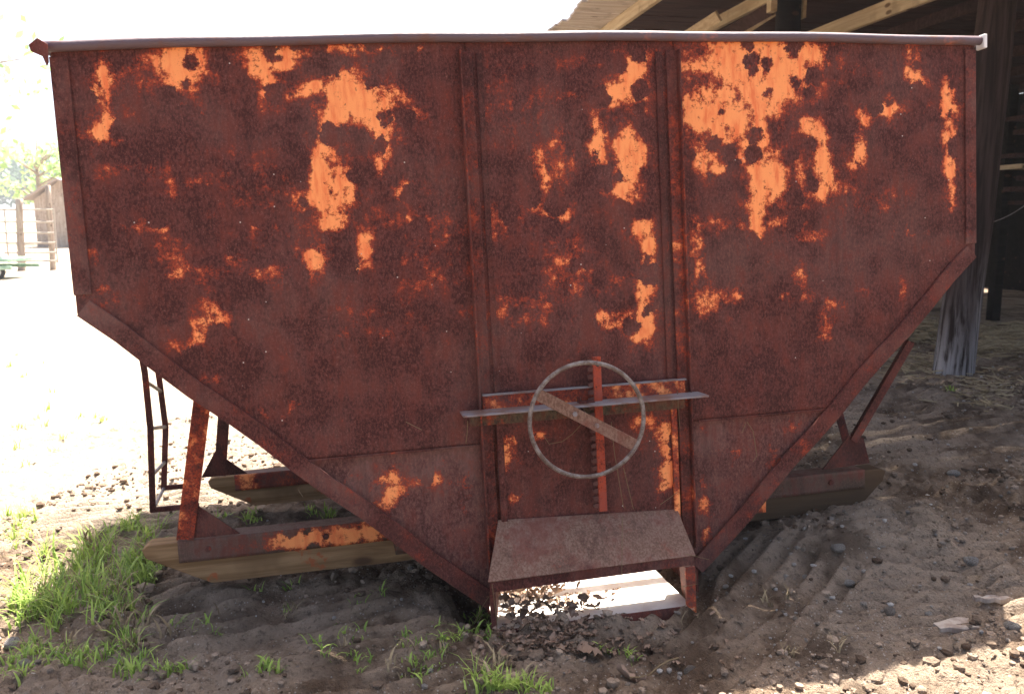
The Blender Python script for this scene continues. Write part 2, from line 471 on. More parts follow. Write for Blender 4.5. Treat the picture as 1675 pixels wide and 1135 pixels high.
me.update(calc_edges=True); me.validate()
me.materials.append(M['dirt'])
tag(link(bpy.data.objects.new('ground', me)), kind='structure')

# ------------------------------------------------------------------ the bin
BIN = empty('feed_bin', mw=BINM)
tag(BIN, 'rusty steel feed bin on skids with patches of orange paint', 'feed bin')
XL, XR = -1.505, 1.495          # side walls
ZT, ZS = 1.885, 1.145           # top, bottom of the side walls
RL, RR_ = -.328, .400           # inner rib lines = trough width
ZB = .10
DEP = 1.9
def ztop(x): return ZT + .022 * (1 - (x / 1.5) ** 2)
# where orange paint survives: (pixel x, y, radius x, radius y, strength)
PAINT = """295,108,30,30,1 300,135,18,10,.9 275,92,20,10,.9 170,130,13,20,1 160,152,14,12,.8 172,165,8,15,.75 178,195,10,20,.75 170,216,20,12,.97 187,226,12,10,.7
215,118,20,10,.6 240,100,18,12,.6 255,130,30,14,.5 440,95,27,16,1 425,112,15,12,.9 462,105,18,10,1 440,140,12,20,.97 430,125,14,10,.9 412,95,12,12,.8 455,85,40,8,.8
560,150,28,26,1 590,170,27,24,1 550,186,22,18,1 620,190,18,32,1 632,160,22,14,.9 625,228,10,24,.9 622,272,8,18,.8 508,145,24,10,.92 488,155,16,8,.7 555,122,14,10,.85
655,165,14,12,.75 680,185,14,10,.65 575,80,45,7,.8 665,80,18,8,.8 605,150,20,14,.9 530,225,10,25,.8 535,255,12,20,.75 526,300,16,42,1 545,345,18,28,1 562,310,14,30,1
540,365,14,12,1 500,330,20,14,.7 668,310,14,10,.85 655,318,10,8,.6 515,425,15,15,.97 597,405,10,22,.9 585,435,14,8,.75 500,440,12,6,.62 590,385,8,10,.6
280,415,16,24,.66 290,440,18,16,.62 240,370,25,8,.54 265,375,14,8,.6 350,445,35,10,.54 330,455,20,8,.58 385,425,18,9,.56 345,515,16,20,.70 330,545,18,22,.64 305,575,22,14,.62
357,520,18,18,.58 325,305,17,14,.6 280,310,10,15,.54 445,450,38,13,.56 480,455,22,9,.58 460,665,26,10,.56 345,620,14,8,.52 555,555,12,9,.55 145,420,20,20,.46 205,360,14,10,.45
700,400,60,60,.40 690,440,30,40,.45 640,360,40,20,.42 160,490,30,30,.42 430,330,60,60,.38 220,280,60,15,.42 640,520,60,30,.36
1035,130,18,30,1 1018,152,26,12,1 1046,113,12,18,1 1003,167,14,10,.8 974,200,6,16,.85 985,216,8,14,.85 978,245,11,22,.92 968,235,10,8,.7 1030,265,17,38,1 1024,292,14,26,1
1047,250,10,20,.92 1010,312,22,8,.62 885,270,11,20,.78 895,297,8,20,.78 915,240,20,12,.6 920,262,22,40,.52 905,345,18,8,.82 922,352,12,11,.87 880,340,16,8,.72 830,350,32,14,.56
1050,375,13,12,1 1061,400,8,20,.97 1060,445,9,28,1 1050,478,8,14,.97 1055,522,11,30,1 1043,547,11,10,.95 985,520,10,12,.8 1002,528,18,8,.8 1022,515,16,8,.8 990,495,10,10,.66
930,440,32,42,.54 850,500,62,26,.47 1020,455,20,10,.52 960,470,30,12,.5 930,160,14,10,.5 810,370,20,18,.5 1060,90,16,8,.7 920,100,60,12,.4 830,160,60,60,.36
1230,105,70,32,1 1200,95,27,25,1 1270,112,52,26,1 1302,90,42,18,.95 1260,140,42,26,1 1170,172,36,25,1 1148,197,25,18,1 1190,197,25,26,1 1145,110,32,6,.9 1128,175,10,20,.9
1250,168,25,26,1 1286,145,12,20,.9 1240,232,14,52,.97 1240,302,14,42,1 1237,348,10,32,.97 1262,292,20,32,.97 1256,260,20,20,.8 1150,262,12,20,.87 1172,275,12,10,.82 1140,240,10,10,.72
1215,250,10,20,.75 1320,205,14,10,.87 1340,220,12,18,.87 1345,260,10,26,.97 1350,290,14,13,.92 1340,310,12,14,.87 1375,305,22,10,.64 1310,280,10,18,.75 1405,250,10,18,.87 1415,195,10,16,.75
1450,180,16,12,.85 1395,270,12,6,.75 1290,365,32,8,.75 1310,330,10,22,.65 1325,385,18,10,.66 1490,120,12,12,.85 1500,135,10,8,.92 1490,95,10,20,.66 1550,155,8,22,.97 1548,180,17,10,.97
1553,220,10,18,.88 1553,270,8,32,.85 1555,320,6,20,.75 1140,390,10,32,.66 1145,440,8,16,.72 1160,490,20,16,.74 1185,485,15,10,.68 1207,485,11,10,.65 1155,505,12,12,.62 1310,460,8,22,.64
1350,530,10,22,.64 1310,485,16,8,.6 1365,495,12,8,.55 1495,375,16,8,.7 1280,485,10,5,.62 1475,470,5,16,.56 1415,475,9,5,.56 1180,370,50,12,.5 1130,420,12,60,.45 1430,330,40,20,.42
635,785,13,10,.97 645,805,12,13,.87 635,826,12,8,.97 575,788,10,6,.64 695,785,27,8,.62 715,780,8,10,.62 760,790,8,14,.58 760,820,6,16,.54
1155,830,8,11,.82 1155,875,6,15,.64 1300,700,8,6,.64 1270,730,9,8,.72 1268,755,9,8,.74 1205,740,9,8,.62 1150,790,6,11,.62 1230,860,6,10,.6
822,735,11,17,1 815,795,8,12,.65 1090,705,16,14,.95 1096,742,11,22,1 1090,772,11,16,.97 1085,792,9,8,.87 862,715,27,6,.85 840,815,9,6,.72 1060,690,22,10,.66 818,760,8,10,.8"""
PB = []
for s in PAINT.split():
    a, b, c, d, e = map(float, s.split(','))
    p, q, r_ = L(a, b), L(a + c, b), L(a, b + d)
    PB.append((p.x, p.z, (q - p).length, (r_ - p).length, e))
for (a, b, c, d, e, yy) in [(475, 882, 26, 12, 1, .329), (520, 880, 34, 14, 1, .329), (565, 877, 30, 14, 1, .329), (600, 874, 22, 14, .95, .329), (636, 916, 9, 9, 1, .2), (628, 890, 5, 5, .8, .2), (1258, 822, 9, 16, .8, .2)]:
    p, q, r_ = L(a, b, yy), L(a + c, b, yy), L(a, b + d, yy)
    PB.append((p.x, p.z, (q - p).length, (r_ - p).length, e))
PB = np.array(PB)
def paint_field(x, z):
    out = np.zeros(len(x))
    for (cx, cz, rx, rz, s) in PB:
        d2 = ((x - cx) / (rx * 1.2)) ** 2 + ((z - cz) / (rz * 1.2)) ** 2
        out = np.maximum(out, s * np.clip(1.22 * np.exp(-.50 * d2), 0, 1.0))
        out = np.maximum(out, .56 * s * np.exp(-.16 * d2))
    return out * .92 - .03
def sheet(name, poly, y, parent=BIN, step=.014, thick=.004, wave=.011, mat='sheet', label=None):
    """flat plate of the front, cut to a convex (x, z) outline and carrying the paint field"""
    xs_ = [p[0] for p in poly]; zs_ = [p[1] for p in poly]
    x0, x1, z0, z1 = min(xs_), max(xs_), min(zs_), max(zs_)
    bm = bmesh.new()
    ni, nj = max(2, int((x1 - x0) / step)), max(2, int((z1 - z0) / step))
    g = [[bm.verts.new((x0 + (x1 - x0) * i / ni, 0, z0 + (z1 - z0) * j / nj)) for j in range(nj + 1)] for i in range(ni + 1)]
    for i in range(ni):
        for j in range(nj): bm.faces.new((g[i][j], g[i + 1][j], g[i + 1][j + 1], g[i][j + 1]))
    area = sum(poly[i][0] * poly[(i + 1) % len(poly)][1] - poly[(i + 1) % len(poly)][0] * poly[i][1] for i in range(len(poly)))
    pl = poly if area > 0 else poly[::-1]
    for i in range(len(pl)):
        a, b = Vector((pl[i][0], 0, pl[i][1])), Vector((pl[(i + 1) % len(pl)][0], 0, pl[(i + 1) % len(pl)][1]))
        d = b - a; nrm = Vector((d.z, 0, -d.x))
        bmesh.ops.bisect_plane(bm, geom=bm.verts[:] + bm.edges[:] + bm.faces[:], plane_co=a, plane_no=nrm, clear_outer=True, dist=1e-5)
    me = bpy.data.meshes.new(name)
    bm.to_mesh(me); bm.free()
    n = len(me.vertices); co = np.empty(n * 3, np.float32); me.vertices.foreach_get('co', co); co = co.reshape(-1, 3)
    f = paint_field(co[:, 0], co[:, 2])
    edge = np.full(n, 9.0)
    for i in range(len(pl)):
        (ax, az), (bx, bz) = pl[i], pl[(i + 1) % len(pl)]; ln = math.hypot(bx - ax, bz - az)
        edge = np.minimum(edge, np.abs((bx - ax) * (co[:, 2] - az) - (bz - az) * (co[:, 0] - ax)) / ln)
    co[:, 1] = y + wave * 2 * fbm(co[:, 0] * 2.1 + 3, co[:, 2] * 2.1 + 9, 3) * sstep(0, .25, edge)
    me.vertices.foreach_set('co', co.ravel())
    at = me.attributes.new('paint', 'FLOAT', 'POINT'); at.data.foreach_set('value', f.astype(np.float32))
    me.polygons.foreach_set('use_smooth', [True] * len(me.polygons)); me.update()
    me.materials.append(M[mat])
    o = link(bpy.data.objects.new(name, me), parent)
    so_ = o.modifiers.new('thickness', 'SOLIDIFY'); so_.thickness = thick; so_.offset = 0
    if label: o['label'] = label
    return o
# diagonal bottom edges of the front
def zl(x): return ZS - .01 + (x - XL) * (ZB + .0 - ZS + .01) / (RL - XL)
def zr(x): return ZS + .012 + (XR - x) * (ZB + .035 - ZS - .012) / (XR - .405)
ZSEAM = .640
xsl = XL + (ZSEAM - ZS + .01) * (RL - XL) / (ZB - ZS + .01)
xsr = XR - (ZSEAM - ZS - .012) * (XR - .405) / (ZB + .035 - ZS - .012)
TOP = ZT + .012
sheet('front_sheet', [(XL, TOP + .004), (RL + .02, TOP + .022), (RL + .02, ZSEAM - .006), (xsl - .004, ZSEAM - .006), (XL, zl(XL))], 0, label='large left front sheet with orange paint left near the top')
sheet('front_sheet', [(RL + .02, TOP + .022), (.385, TOP + .022), (.385, .72), (RL + .02, .72)], .003, label='middle front sheet between the two ribs')
sheet('front_sheet', [(.385, TOP + .022), (XR, TOP + .004), (XR, zr(XR)), (xsr + .004, ZSEAM + .008), (.385, ZSEAM + .008)], 0, label='right front sheet with the widest orange paint patch')
sheet('front_sheet', [(xsl - .02, ZSEAM + .012), (RL + .02, ZSEAM + .012), (RL + .02, ZB + .01), (RL, ZB)], .012, mat='lowsheet', label='lower left front sheet under the lap seam')
sheet('front_sheet', [(.385, ZSEAM + .026), (xsr + .02, ZSEAM + .026), (.405, ZB + .035), (.385, ZB + .035)], .012, mat='lowsheet', label='lower right front sheet under the lap seam')
# narrow lips under the lap seams
obj('seam_lip', bar((xsl, -.004, ZSEAM - .006), (RL - .002, -.004, ZSEAM - .006), .006, .010), 'rust', BIN)
obj('seam_lip', bar((.425, -.004, ZSEAM + .008), (xsr, -.004, ZSEAM + .008), .006, .010), 'rust', BIN)
# other walls: thin plates
def quad_plate(name, a, b, c, d, th, mat='inside', label=None):
    a, b, c, d = map(Vector, (a, b, c, d)); n = (b - a).cross(d - a).normalized() * th
    bm = bmesh.new(); A = [bm.verts.new(p) for p in (a, b, c, d)]; B = [bm.verts.new(p + n) for p in (a, b, c, d)]
    bm.faces.new(A); bm.faces.new(B[::-1])
    for i in range(4): bm.faces.new((A[i], B[i], B[(i + 1) % 4], A[(i + 1) % 4]))
    o = obj(name, bm, mat, BIN)
    if label: o['label'] = label
    return o
y0, y1 = .003, DEP
quad_plate('side_wall', (XL + .004, y0, ZS), (XL + .004, y0, ZT), (XL + .004, y1, ZT), (XL + .004, y1, ZS), .005, 'rust')
quad_plate('side_wall', (XR - .004, y0, ZS), (XR - .004, y1, ZS), (XR - .004, y1, ZT), (XR - .004, y0, ZT), .005, 'rust')
quad_plate('hopper_slope', (XL + .004, -.004, ZS - .006), (XL + .004, y1, ZS - .006), (RL, y1, ZB), (RL, -.004, ZB), .005, 'rustdark')
quad_plate('hopper_slope', (XR - .004, y1, ZS + .016), (XR - .004, -.004, ZS + .016), (RR_, -.004, ZB + .036), (RR_, y1, ZB + .036), .005, 'rustdark')
obj('back_wall', prism([(XL + .004, ZT), (XR - .004, ZT), (XR - .004, ZS), (RR_, ZB - .04), (RL, ZB - .04), (XL + .004, ZS)], y1 + .002, y1 + .007), 'rust', BIN)
ZF = .060
obj('trough_floor', box((RL + .006, -.15, ZF - .006), (RR_ - .072, y1 - .002, ZF)), 'floorsheet', BIN)
obj('trough_side', box((RL - .002, .03, ZF - .008), (RL + .004, y1 - .002, ZB - .002)), 'rustdark', BIN)
obj('trough_side', box((RR_ - .004, -.012, ZF - .008), (RR_ + .002, y1 - .002, ZB + .034)), 'rustdark', BIN)
obj('gate_jamb', box((RL - .002, .016, .175), (RL + .090, .022, .745)), 'rustdark', BIN)
obj('gate_jamb', box((.305, .016, .175), (.402, .022, .745)), 'rustdark', BIN)
obj('gate_jamb', box((RL + .004, -.012, ZF), (RL + .010, .022, .24)), 'rustdark', BIN)
obj('gate_jamb', box((.388, -.012, .12), (.394, .022, .24)), 'rustdark', BIN)
# flat bars along the edges of the front
def strip(a, b, w, th=.007, mat='rust', y=-.0065, name='edge_flange'):
    return obj(name, bar((a[0], y, a[1]), (b[0], y, b[1]), w, th), mat, BIN, bevel=.002)
strip((XL + .020, ZT - .012), (XL + .022, ZS + .045), .050)
strip((XR - .020, ZT - .012), (XR - .020, ZS + .055), .042)
def edgebar(a, b, w, y=-.0085):
    a, b = Vector((a[0], 0, a[1])), Vector((b[0], 0, b[1])); d = (b - a).normalized(); n = Vector((-d.z, 0, d.x))
    if n.z < 0: n = -n
    a, b = a + n * w * .42, b + n * w * .42
    n_ = 12; bm = bmesh.new(); rows = []
    for i in range(n_ + 1):
        p = a.lerp(b, i / n_) + n * (.004 * math.sin(i * 1.7))
        rows.append([bm.verts.new(p + n * (w / 2 * sx_) + Vector((0, y + dy_, 0))) for sx_, dy_ in ((-1, -.0045), (.96, -.0045), (1, 0), (1, .004), (-1, .004))])
    for i in range(n_):
        for k in range(5): bm.faces.new((rows[i][k], rows[i + 1][k], rows[i + 1][(k + 1) % 5], rows[i][(k + 1) % 5]))
    bm.faces.new(rows[0][::-1]); bm.faces.new(rows[-1])
    return obj('edge_flange', bm, 'rust', BIN)
edgebar((XL + .004, ZS - .012), (RL - .01, ZB - .012), .058)
edgebar((XR - .004, ZS + .010), (.418, ZB + .020), .055)
# rim: a folded-over tube right round the open top, with a mitred tip at the left
def rim_path(pts, r=.0155):
    return obj('rim', tube(pts, r, 14), 'rim', BIN, smooth=True)
rim_path([(x, -.014, ztop(x) + .016 + .0015 * math.sin(x * 9)) for x in np.linspace(XL - .028, XR + .012, 40)])
rim_path([(XL - .010, y, ZT + .016) for y in np.linspace(.016, DEP, 12)])
rim_path([(XR + .010, y, ZT + .016) for y in np.linspace(.016, DEP, 12)])
rim_path([(x, DEP + .012, ztop(x) + .018) for x in np.linspace(XL - .02, XR + .02, 20)])
obj('rim_cap', box((XR + .0135, -.034, ZT - .012), (XR + .0265, .008, ZT + .036)), 'whitecap', BIN, bevel=.003)['label'] = 'white cap on the right end of the rim'
bm = prism([(XL - .046, ZT + .014), (XL - .022, ZT + .033), (XL + .004, ZT + .016), (XL + .002, ZT - .034), (XL - .004, ZT - .046), (XL - .013, ZT - .018), (XL - .042, ZT - .004)], -.040, -.034)
obj('corner_plate', bm, 'rust', BIN, bevel=.002)['label'] = 'bent corner tip of the rim at the left'
# vertical ribs: angle irons, a flange on the sheet and a thin leg standing out
bm = box((RL + .006, -.010, .215), (RL + .042, -.004, ZT - .006)); add_box(bm, (RL, -.038, .215), (RL + .0055, -.004, ZT - .006))
obj('rib', bm, 'ribrust', BIN, bevel=.0015)
bm = box((.353, -.010, .215), (.389, -.004, ZT - .006)); add_box(bm, (.3895, -.032, .215), (.395, -.004, ZT - .006))
obj('rib', bm, 'ribrust', BIN, bevel=.0015)
obj('guide_strip', box((.318, -.007, .785), (.340, -.001, ZT - .010)), 'rustdark', BIN)
obj('guide_strip', box((RL + .056, -.007, .785), (RL + .075, -.001, ZT - .010)), 'rustdark', BIN)
# slide gate with guides, upper cross strip, cross bar
sheet('slide_gate', [(RL + .062, .765), (.335, .765), (.335, .19), (RL + .062, .19)], -.010)
obj('gate_guide', box((RL + .0525, -.022, .20), (RL + .074, -.0125, .715)), 'rust', BIN, bevel=.0015)
obj('gate_guide', box((.322, -.022, .20), (.3425, -.0125, .715)), 'rustpaint', BIN, bevel=.0015)
obj('cross_strip', box((RL + .012, -.022, .735), (.375, -.0165, .797)), 'rustpaint', BIN, bevel=.0015)
bm = box((RL + .012, -.034, .797), (.375, -.0165, .802)); obj('cross_strip_lip', bm, 'bare', BIN)
CB0, CB1, CBZ = -.392, .418, .748
bm = box((CB0, -.118, CBZ), (CB1, -.024, CBZ + .006))
obj('cross_bar_web', box((CB0 + .03, -.030, CBZ - .046), (CB1 - .05, -.024, CBZ - .0005)), 'webrust', BIN)
obj('cross_bar', bm, 'bare', BIN, bevel=.0015)['label'] = 'grey steel angle bar across the slide gate'
# rack with teeth
RX = .062
rack = obj('rack', box((RX - .014, -.052, .385), (RX + .014, -.0405, .900)), 'rustred', BIN, bevel=.002)
rack['label'] = 'red toothed rack bar behind the handwheel'
tb = bmesh.new(); prism([(-.017, -.0055), (0, -.0085), (0, .0085), (-.017, .0055)], -.052, -.0405, tb)
tme = bpy.data.meshes.new('tooth'); bmesh.ops.recalc_face_normals(tb, faces=tb.faces); tb.to_mesh(tme); tb.free(); tme.materials.append(M['rustdark'])
for k in range(20):
    z = .885 - k * .0252
    o = link(bpy.data.objects.new('tooth', tme), rack); o.location = (RX - .0145, 0, z)
obj('rack_hole', tube([(RX + .002, -.0532, .872), (RX + .002, -.0522, .872)], .006, 12), 'tyre', rack)
# pinion bracket on the cross bar
bm = box((RX - .070, -.078, CBZ + .0065), (RX - .020, -.044, CBZ + .0115)); add_box(bm, (RX - .070, -.078, CBZ + .012), (RX - .064, -.044, CBZ + .026))
obj('pinion_bracket', bm, 'rustdark', BIN)
# handwheel
WC = Vector((-.012, -.170, .717)); WR = .181
HW = empty('handwheel'); HW.parent = BIN; HW.location = WC
HW.rotation_euler = (R(3), 0, R(-4))
obj('wheel_rim', tube([(WR * math.cos(a), 0, WR * math.sin(a) * 1.005) for a in np.linspace(0, 2 * math.pi, 65)[:-1]], .0070, 10, closed=True), 'wheelsteel', HW, smooth=True)
ang = R(-31.5); dv = Vector((math.cos(ang), 0, math.sin(ang)))
obj('spoke', bar(-dv * (WR - .004), dv * (WR - .004), .038, .005), 'hoodrust', HW, bevel=.0015)
for k in (-.045, .035):
    p = dv * k
    obj('bolt', tube([(p.x, -.0105, p.z), (p.x, -.0025, p.z)], .0075, 6), 'bare', HW)
obj('shaft', tube([(0, .0026, 0), (0, .125, .010)], .011, 10), 'rustdark', HW)
# chute: hood, cheeks, sill
hb = (L(798, 952, -.15), L(1138, 908, -.15)); ht = (L(815, 850, -.016), L(1108, 832, -.016))
bm = bmesh.new()
P = [ht[0], ht[1], hb[1], hb[0]]; nrm = (P[1] - P[0]).cross(P[3] - P[0]).normalized()
if nrm.y > 0: nrm = -nrm
A = [bm.verts.new(p) for p in P]; B = [bm.verts.new(p - nrm * .005) for p in P]
bm.faces.new(A); bm.faces.new(B[::-1])
for i in range(4): bm.faces.new((A[i], B[i], B[(i + 1) % 4], A[(i + 1) % 4]))
hood = obj('hood', bm, 'hoodrust', BIN, bevel=.0015)
obj('hood_lip', bar(hb[0] + Vector((.006, .010, -.022)), hb[1] + Vector((-.006, .010, -.018)), .032, .005), 'rust', hood)
ZC = .055
for (xa, xt, ztt, zbt) in ((hb[0].x + .010, ht[0].x, ht[0].z, hb[0].z), (hb[1].x - .010, ht[1].x, ht[1].z, hb[1].z)):
    s = 1 if xa > 0 else -1
    bm = bmesh.new()
    pts = [(xt, -.018, ztt - .012), (xa, -.140, zbt - .014), (xa, -.145, ZC), (xt + s * .02, .010, ZC)]
    A = [bm.verts.new(p) for p in pts]; B = [bm.verts.new((p[0] - s * .006, p[1], p[2])) for p in pts]
    bm.faces.new(A); bm.faces.new(B[::-1])
    for i in range(4): bm.faces.new((A[i], B[i], B[(i + 1) % 4], A[(i + 1) % 4]))
    obj('chute_cheek', bm, 'rust', BIN)
obj('chute_post', box((hb[0].x + .004, -.150, ZC - .012), (hb[0].x + .022, -.138, hb[0].z - .042)), 'rust', BIN)
obj('chute_post', box((hb[1].x - .036, -.150, ZC - .012), (hb[1].x - .004, -.138, hb[1].z - .038)), 'rustpaint', BIN)
obj('chute_sill', box((hb[0].x + .024, -.156, ZC - .020), (hb[1].x - .038, -.151, ZC + .016)), 'rustdark', BIN)
# skids: steel angle over a timber runner, pointed at the ends
def skid(y, hw, x0, x1, zb, zt, nose0, nose1, face='skidpaint'):
    zm = (zb * .45 + zt * .55)
    k = empty('skid'); k.parent = BIN; k.location = (0, y, 0)
    zc = (zb + zt) / 2
    poly = [(x0, zt - .012), (x0 + .02, zt), (x1 - .02, zt), (x1, zt - .012), (x1 - .015, zt - .05), (x1 - nose1, zb), (x0 + nose0, zb), (x0 + .01, zt - .045)]
    obj('timber_runner', prism(poly, -hw, hw), 'timber', k, bevel=.004)
    obj('steel_cap', box((x0 + .12, -hw, zt + .001), (x1 - .10, hw * .9, zt + .0065)), 'hoodrust', k, bevel=.0015)
    sheet('steel_angle', [(x0 + .12, zm), (x1 - .10, zm), (x1 - .10, zt + .007), (x0 + .12, zt + .007)], -hw - .0045, k, .012, .007, .001, face)
    for bx_ in (x0 + .22, x0 + .62, x1 - .25):
        obj('bolt', tube([(bx_, -hw - .016, zm + .04), (bx_, -hw - .0085, zm + .04)], .011, 6), 'rustdark', k)
    return k
YF, YR = .38, 1.42
skid(YF, .045, -1.475, 1.36, .162, .318, .22, .13)
skid(YR, .045, -1.42, 1.36, .155, .303, .2, .13, 'rustpaint')
# hopper foot plates seen below the slopes
pl = [L(615, 868, .20), L(622, 932, .20), L(690, 930, .20), L(690, 868, .20)]
sheet('foot_plate', [(-.640, .40), (-.618, .235), (.765, .238), (.770, .40)], .20, BIN, .012, .006, .001, 'skidpaint')
# legs: angle irons with gussets
def leg(a, b, w, y, mat='rust', name='leg'):
    bm = bar((a[0], y, a[1]), (b[0], y, b[1]), w, .006)
    d = -1 if a[0] < 0 else 1
    bar((a[0] - w / 2 * d * -1, y + .030, a[1]), (b[0] - w / 2 * d * -1, y + .030, b[1]), .006, .055, bm=bm)
    return obj(name, bm, mat, BIN)
lb, lt = L(303, 880, YF - .056), L(335, 648, YF - .056)
leg((lb.x, .330), (lt.x, lt.z + .03), .055, YF - .056, 'rustpaint')
g1 = [L(316, 830, YF - .050), L(303, 878, YF - .050), L(383, 870, YF - .050)]
obj('gusset', prism([(g1[0].x, g1[0].z + .02), (g1[1].x, .330), (g1[2].x + .02, .330)], YF - .0525, YF - .0465), 'rust', BIN)
lb, lt = L(362, 800, YR - .056), L(378, 690, YR - .056)
leg((lb.x, .315), (lt.x + .01, lt.z + .30), .050, YR - .056, 'rustdark')
g2 = [L(352, 738, YR - .05), L(330, 790, YR - .05), L(405, 775, YR - .05)]
obj('gusset', prism([(g2[0].x, g2[0].z), (g2[1].x, .313), (g2[2].x, .313)], YR - .0525, YR - .0465), 'rustdark', BIN)
rb, rt = L(1396, 722, YF - .056), L(1490, 560, YF - .056)
leg((rb.x, rb.z), (rt.x, rt.z), .032, YF - .056, 'rust')
g3 = [L(p[0], p[1], YF - .05) for p in ((1345, 768), (1388, 712), (1412, 716), (1422, 757))]
obj('gusset', prism([(p.x, p.z) for p in g3], YF - .0525, YF - .0465), 'rustdark', BIN)
rb, rt = L(1386, 718, YR - .05), L(1366, 660, YR - .05)
leg((rb.x + .02, rb.z - .12), (rt.x - .05, rt.z + .20), .045, YR - .056, 'rustdark')
obj('leg_foot', prism([(1.10, .305), (1.34, .305), (1.24, .44), (1.18, .44)], YR - .0525, YR - .0465), 'rustdark', BIN)
# ladder hanging below the left side wall
LD = empty('ladder'); LD.parent = BIN
LD['label'] = 'bent steel ladder hanging at the left side'
r1 = [L(228, 560, 1.10), L(237, 610, 1.10), L(246, 700, 1.10), L(250, 836, 1.10)]
r2 = [L(256, 590, 1.38), L(262, 630, 1.38), L(271, 700, 1.38), L(268, 800, 1.38)]
for rr_ in (r1, r2):
    top = Vector((XL + .0, rr_[0].y, rr_[0].z + .45)); top.x = XL - .01
    bm = bmesh.new()
    pts = [top] + rr_
    for i in range(len(pts) - 1): bar(pts[i], pts[i + 1], .024, .012, bm=bm)
    obj('rail', bm, 'rustdark', LD)
for fz in (.06, .40, .74, .99):
    def pt(rr_, f):
        z = rr_[1].z + (rr_[3].z - rr_[1].z) * f
        for i in range(1, 4):
            if rr_[i - 1].z >= z >= rr_[i].z: return rr_[i - 1].lerp(rr_[i], (rr_[i - 1].z - z) / (rr_[i - 1].z - rr_[i].z))
        return rr_[3]
    obj('rung', tube([pt(r1, fz), pt(r2, fz)], .008, 8), 'bare', LD)
obj('ladder_foot', bar(r1[3] + Vector((-.01, 0, .006)), r1[3] + Vector((.19, .0, .006)), .022, .012), 'rust', LD)
obj('ladder_foot', bar(r2[3] + Vector((-.01, 0, .006)), r2[3] + Vector((.16, .0, .006)), .022, .012), 'rustdark', LD)

# ------------------------------------------------------------------ pole barn (axes turned like the bin)
U2 = Vector((BU.x, BU.y, 0)).normalized(); V2 = Vector((-U2.y, U2.x, 0))
BARN = empty('pole_barn', mw=Matrix(((U2.x, V2.x, 0, 0), (U2.y, V2.y, 0, 0), (0, 0, 1, 0), (0, 0, 0, 1))))
tag(BARN, 'open-fronted dark wooden pole barn behind the bin on the right', 'barn')
def ab(w): return Vector((w.x * U2.x + w.y * U2.y, w.x * V2.x + w.y * V2.y, w.z))
ZR = 3.30
A0, A1, B0, B1 = 2.20, 10.5, 3.50, 13.0  # unseen front overhang of the roof, added to shade the ground at right
# roof boards run across the rafters; each is a board of its own
nb = int((B1 - B0) / .20)
for k in range(nb):
    b = B0 + k * .20
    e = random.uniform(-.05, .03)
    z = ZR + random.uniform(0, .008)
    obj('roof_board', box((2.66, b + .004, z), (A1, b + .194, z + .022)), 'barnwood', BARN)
    obj('eave_board', box((A0 + e, b + .004, z), (2.657, b + .194, z + .022)), 'eave_lit', BARN)  # outer end of the roof boards, split off for the painted-in light
for k, a in enumerate([2.67, 3.62, 5.6, 6.6, 7.6, 8.6, 9.6]):
    w = .04
    obj('rafter', box((a - w / 2, B0 + .02, ZR - .115), (a + w / 2, B1 - .05, ZR - .002)), 'newwood' if k < 2 else 'barnwood', BARN)
P1 = ab(G(1560, 612))
GA = P1.x - .10
obj('girder', box((GA - .040, B0 + .10, 2.935), (GA, B1 - .1, 3.065)), 'newwood', BARN)
def post(a, b, r, lean, h, mat='post'):
    bm = bmesh.new(); p = Vector((a, b, 0)); w = U2 * a + V2 * b
    z0 = gz(w.x, w.y) - .25
    pts, rs = [], []
    for i in range(13):
        f = i / 12
        pts.append(Vector((a + lean * f + .012 * math.sin(f * 7 + a), b + .01 * math.sin(f * 5), z0 + (h - z0) * f))); rs.append(r * (1.06 - .16 * f + .02 * math.sin(f * 19)))
    tube(pts, rs, 18, bm)
    return obj('post', bm, mat, BARN, smooth=True)
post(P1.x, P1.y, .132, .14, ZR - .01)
p2 = ab(W(1290, 30, 7.6))
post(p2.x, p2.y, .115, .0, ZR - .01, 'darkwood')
obj('cleat', box((p2.x - .175, p2.y - .02, 3.08), (p2.x - .120, p2.y + .06, ZR - .003)), 'newwood', BARN)
obj('cleat', box((p2.x + .120, p2.y - .02, 3.04), (p2.x + .150, p2.y + .06, ZR - .003)), 'newwood', BARN)
obj('cleat', bar((2.98, 8.2, 2.90), (3.32, 7.5, ZR - .16), .10, .035), 'newwood', BARN)
obj('brace', bar((3.55, 8.6, 2.90), (3.95, 6.9, ZR - .01), .04, .03), 'newwood', BARN)
obj('brace', bar((3.40, 8.4, 2.95), (3.66, 7.2, ZR - .155), .11, .03), 'barnwood', BARN)
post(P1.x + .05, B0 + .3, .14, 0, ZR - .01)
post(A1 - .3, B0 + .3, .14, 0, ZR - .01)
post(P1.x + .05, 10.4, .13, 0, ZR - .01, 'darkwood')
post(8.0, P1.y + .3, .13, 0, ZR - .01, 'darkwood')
# back and side walls of upright boards
for k in range(int((A1 - 2.6) / .24)):
    a = 2.6 + k * .24
    w = U2 * a + V2 * B1
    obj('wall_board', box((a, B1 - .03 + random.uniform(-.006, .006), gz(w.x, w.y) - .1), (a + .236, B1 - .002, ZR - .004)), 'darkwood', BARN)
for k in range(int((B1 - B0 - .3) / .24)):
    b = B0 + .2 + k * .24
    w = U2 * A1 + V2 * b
    obj('wall_board', box((A1 - .03, b, gz(w.x, w.y) - .1), (A1 - .004 + random.uniform(-.006, .003), b + .236, ZR - .004)), 'darkwood', BARN)
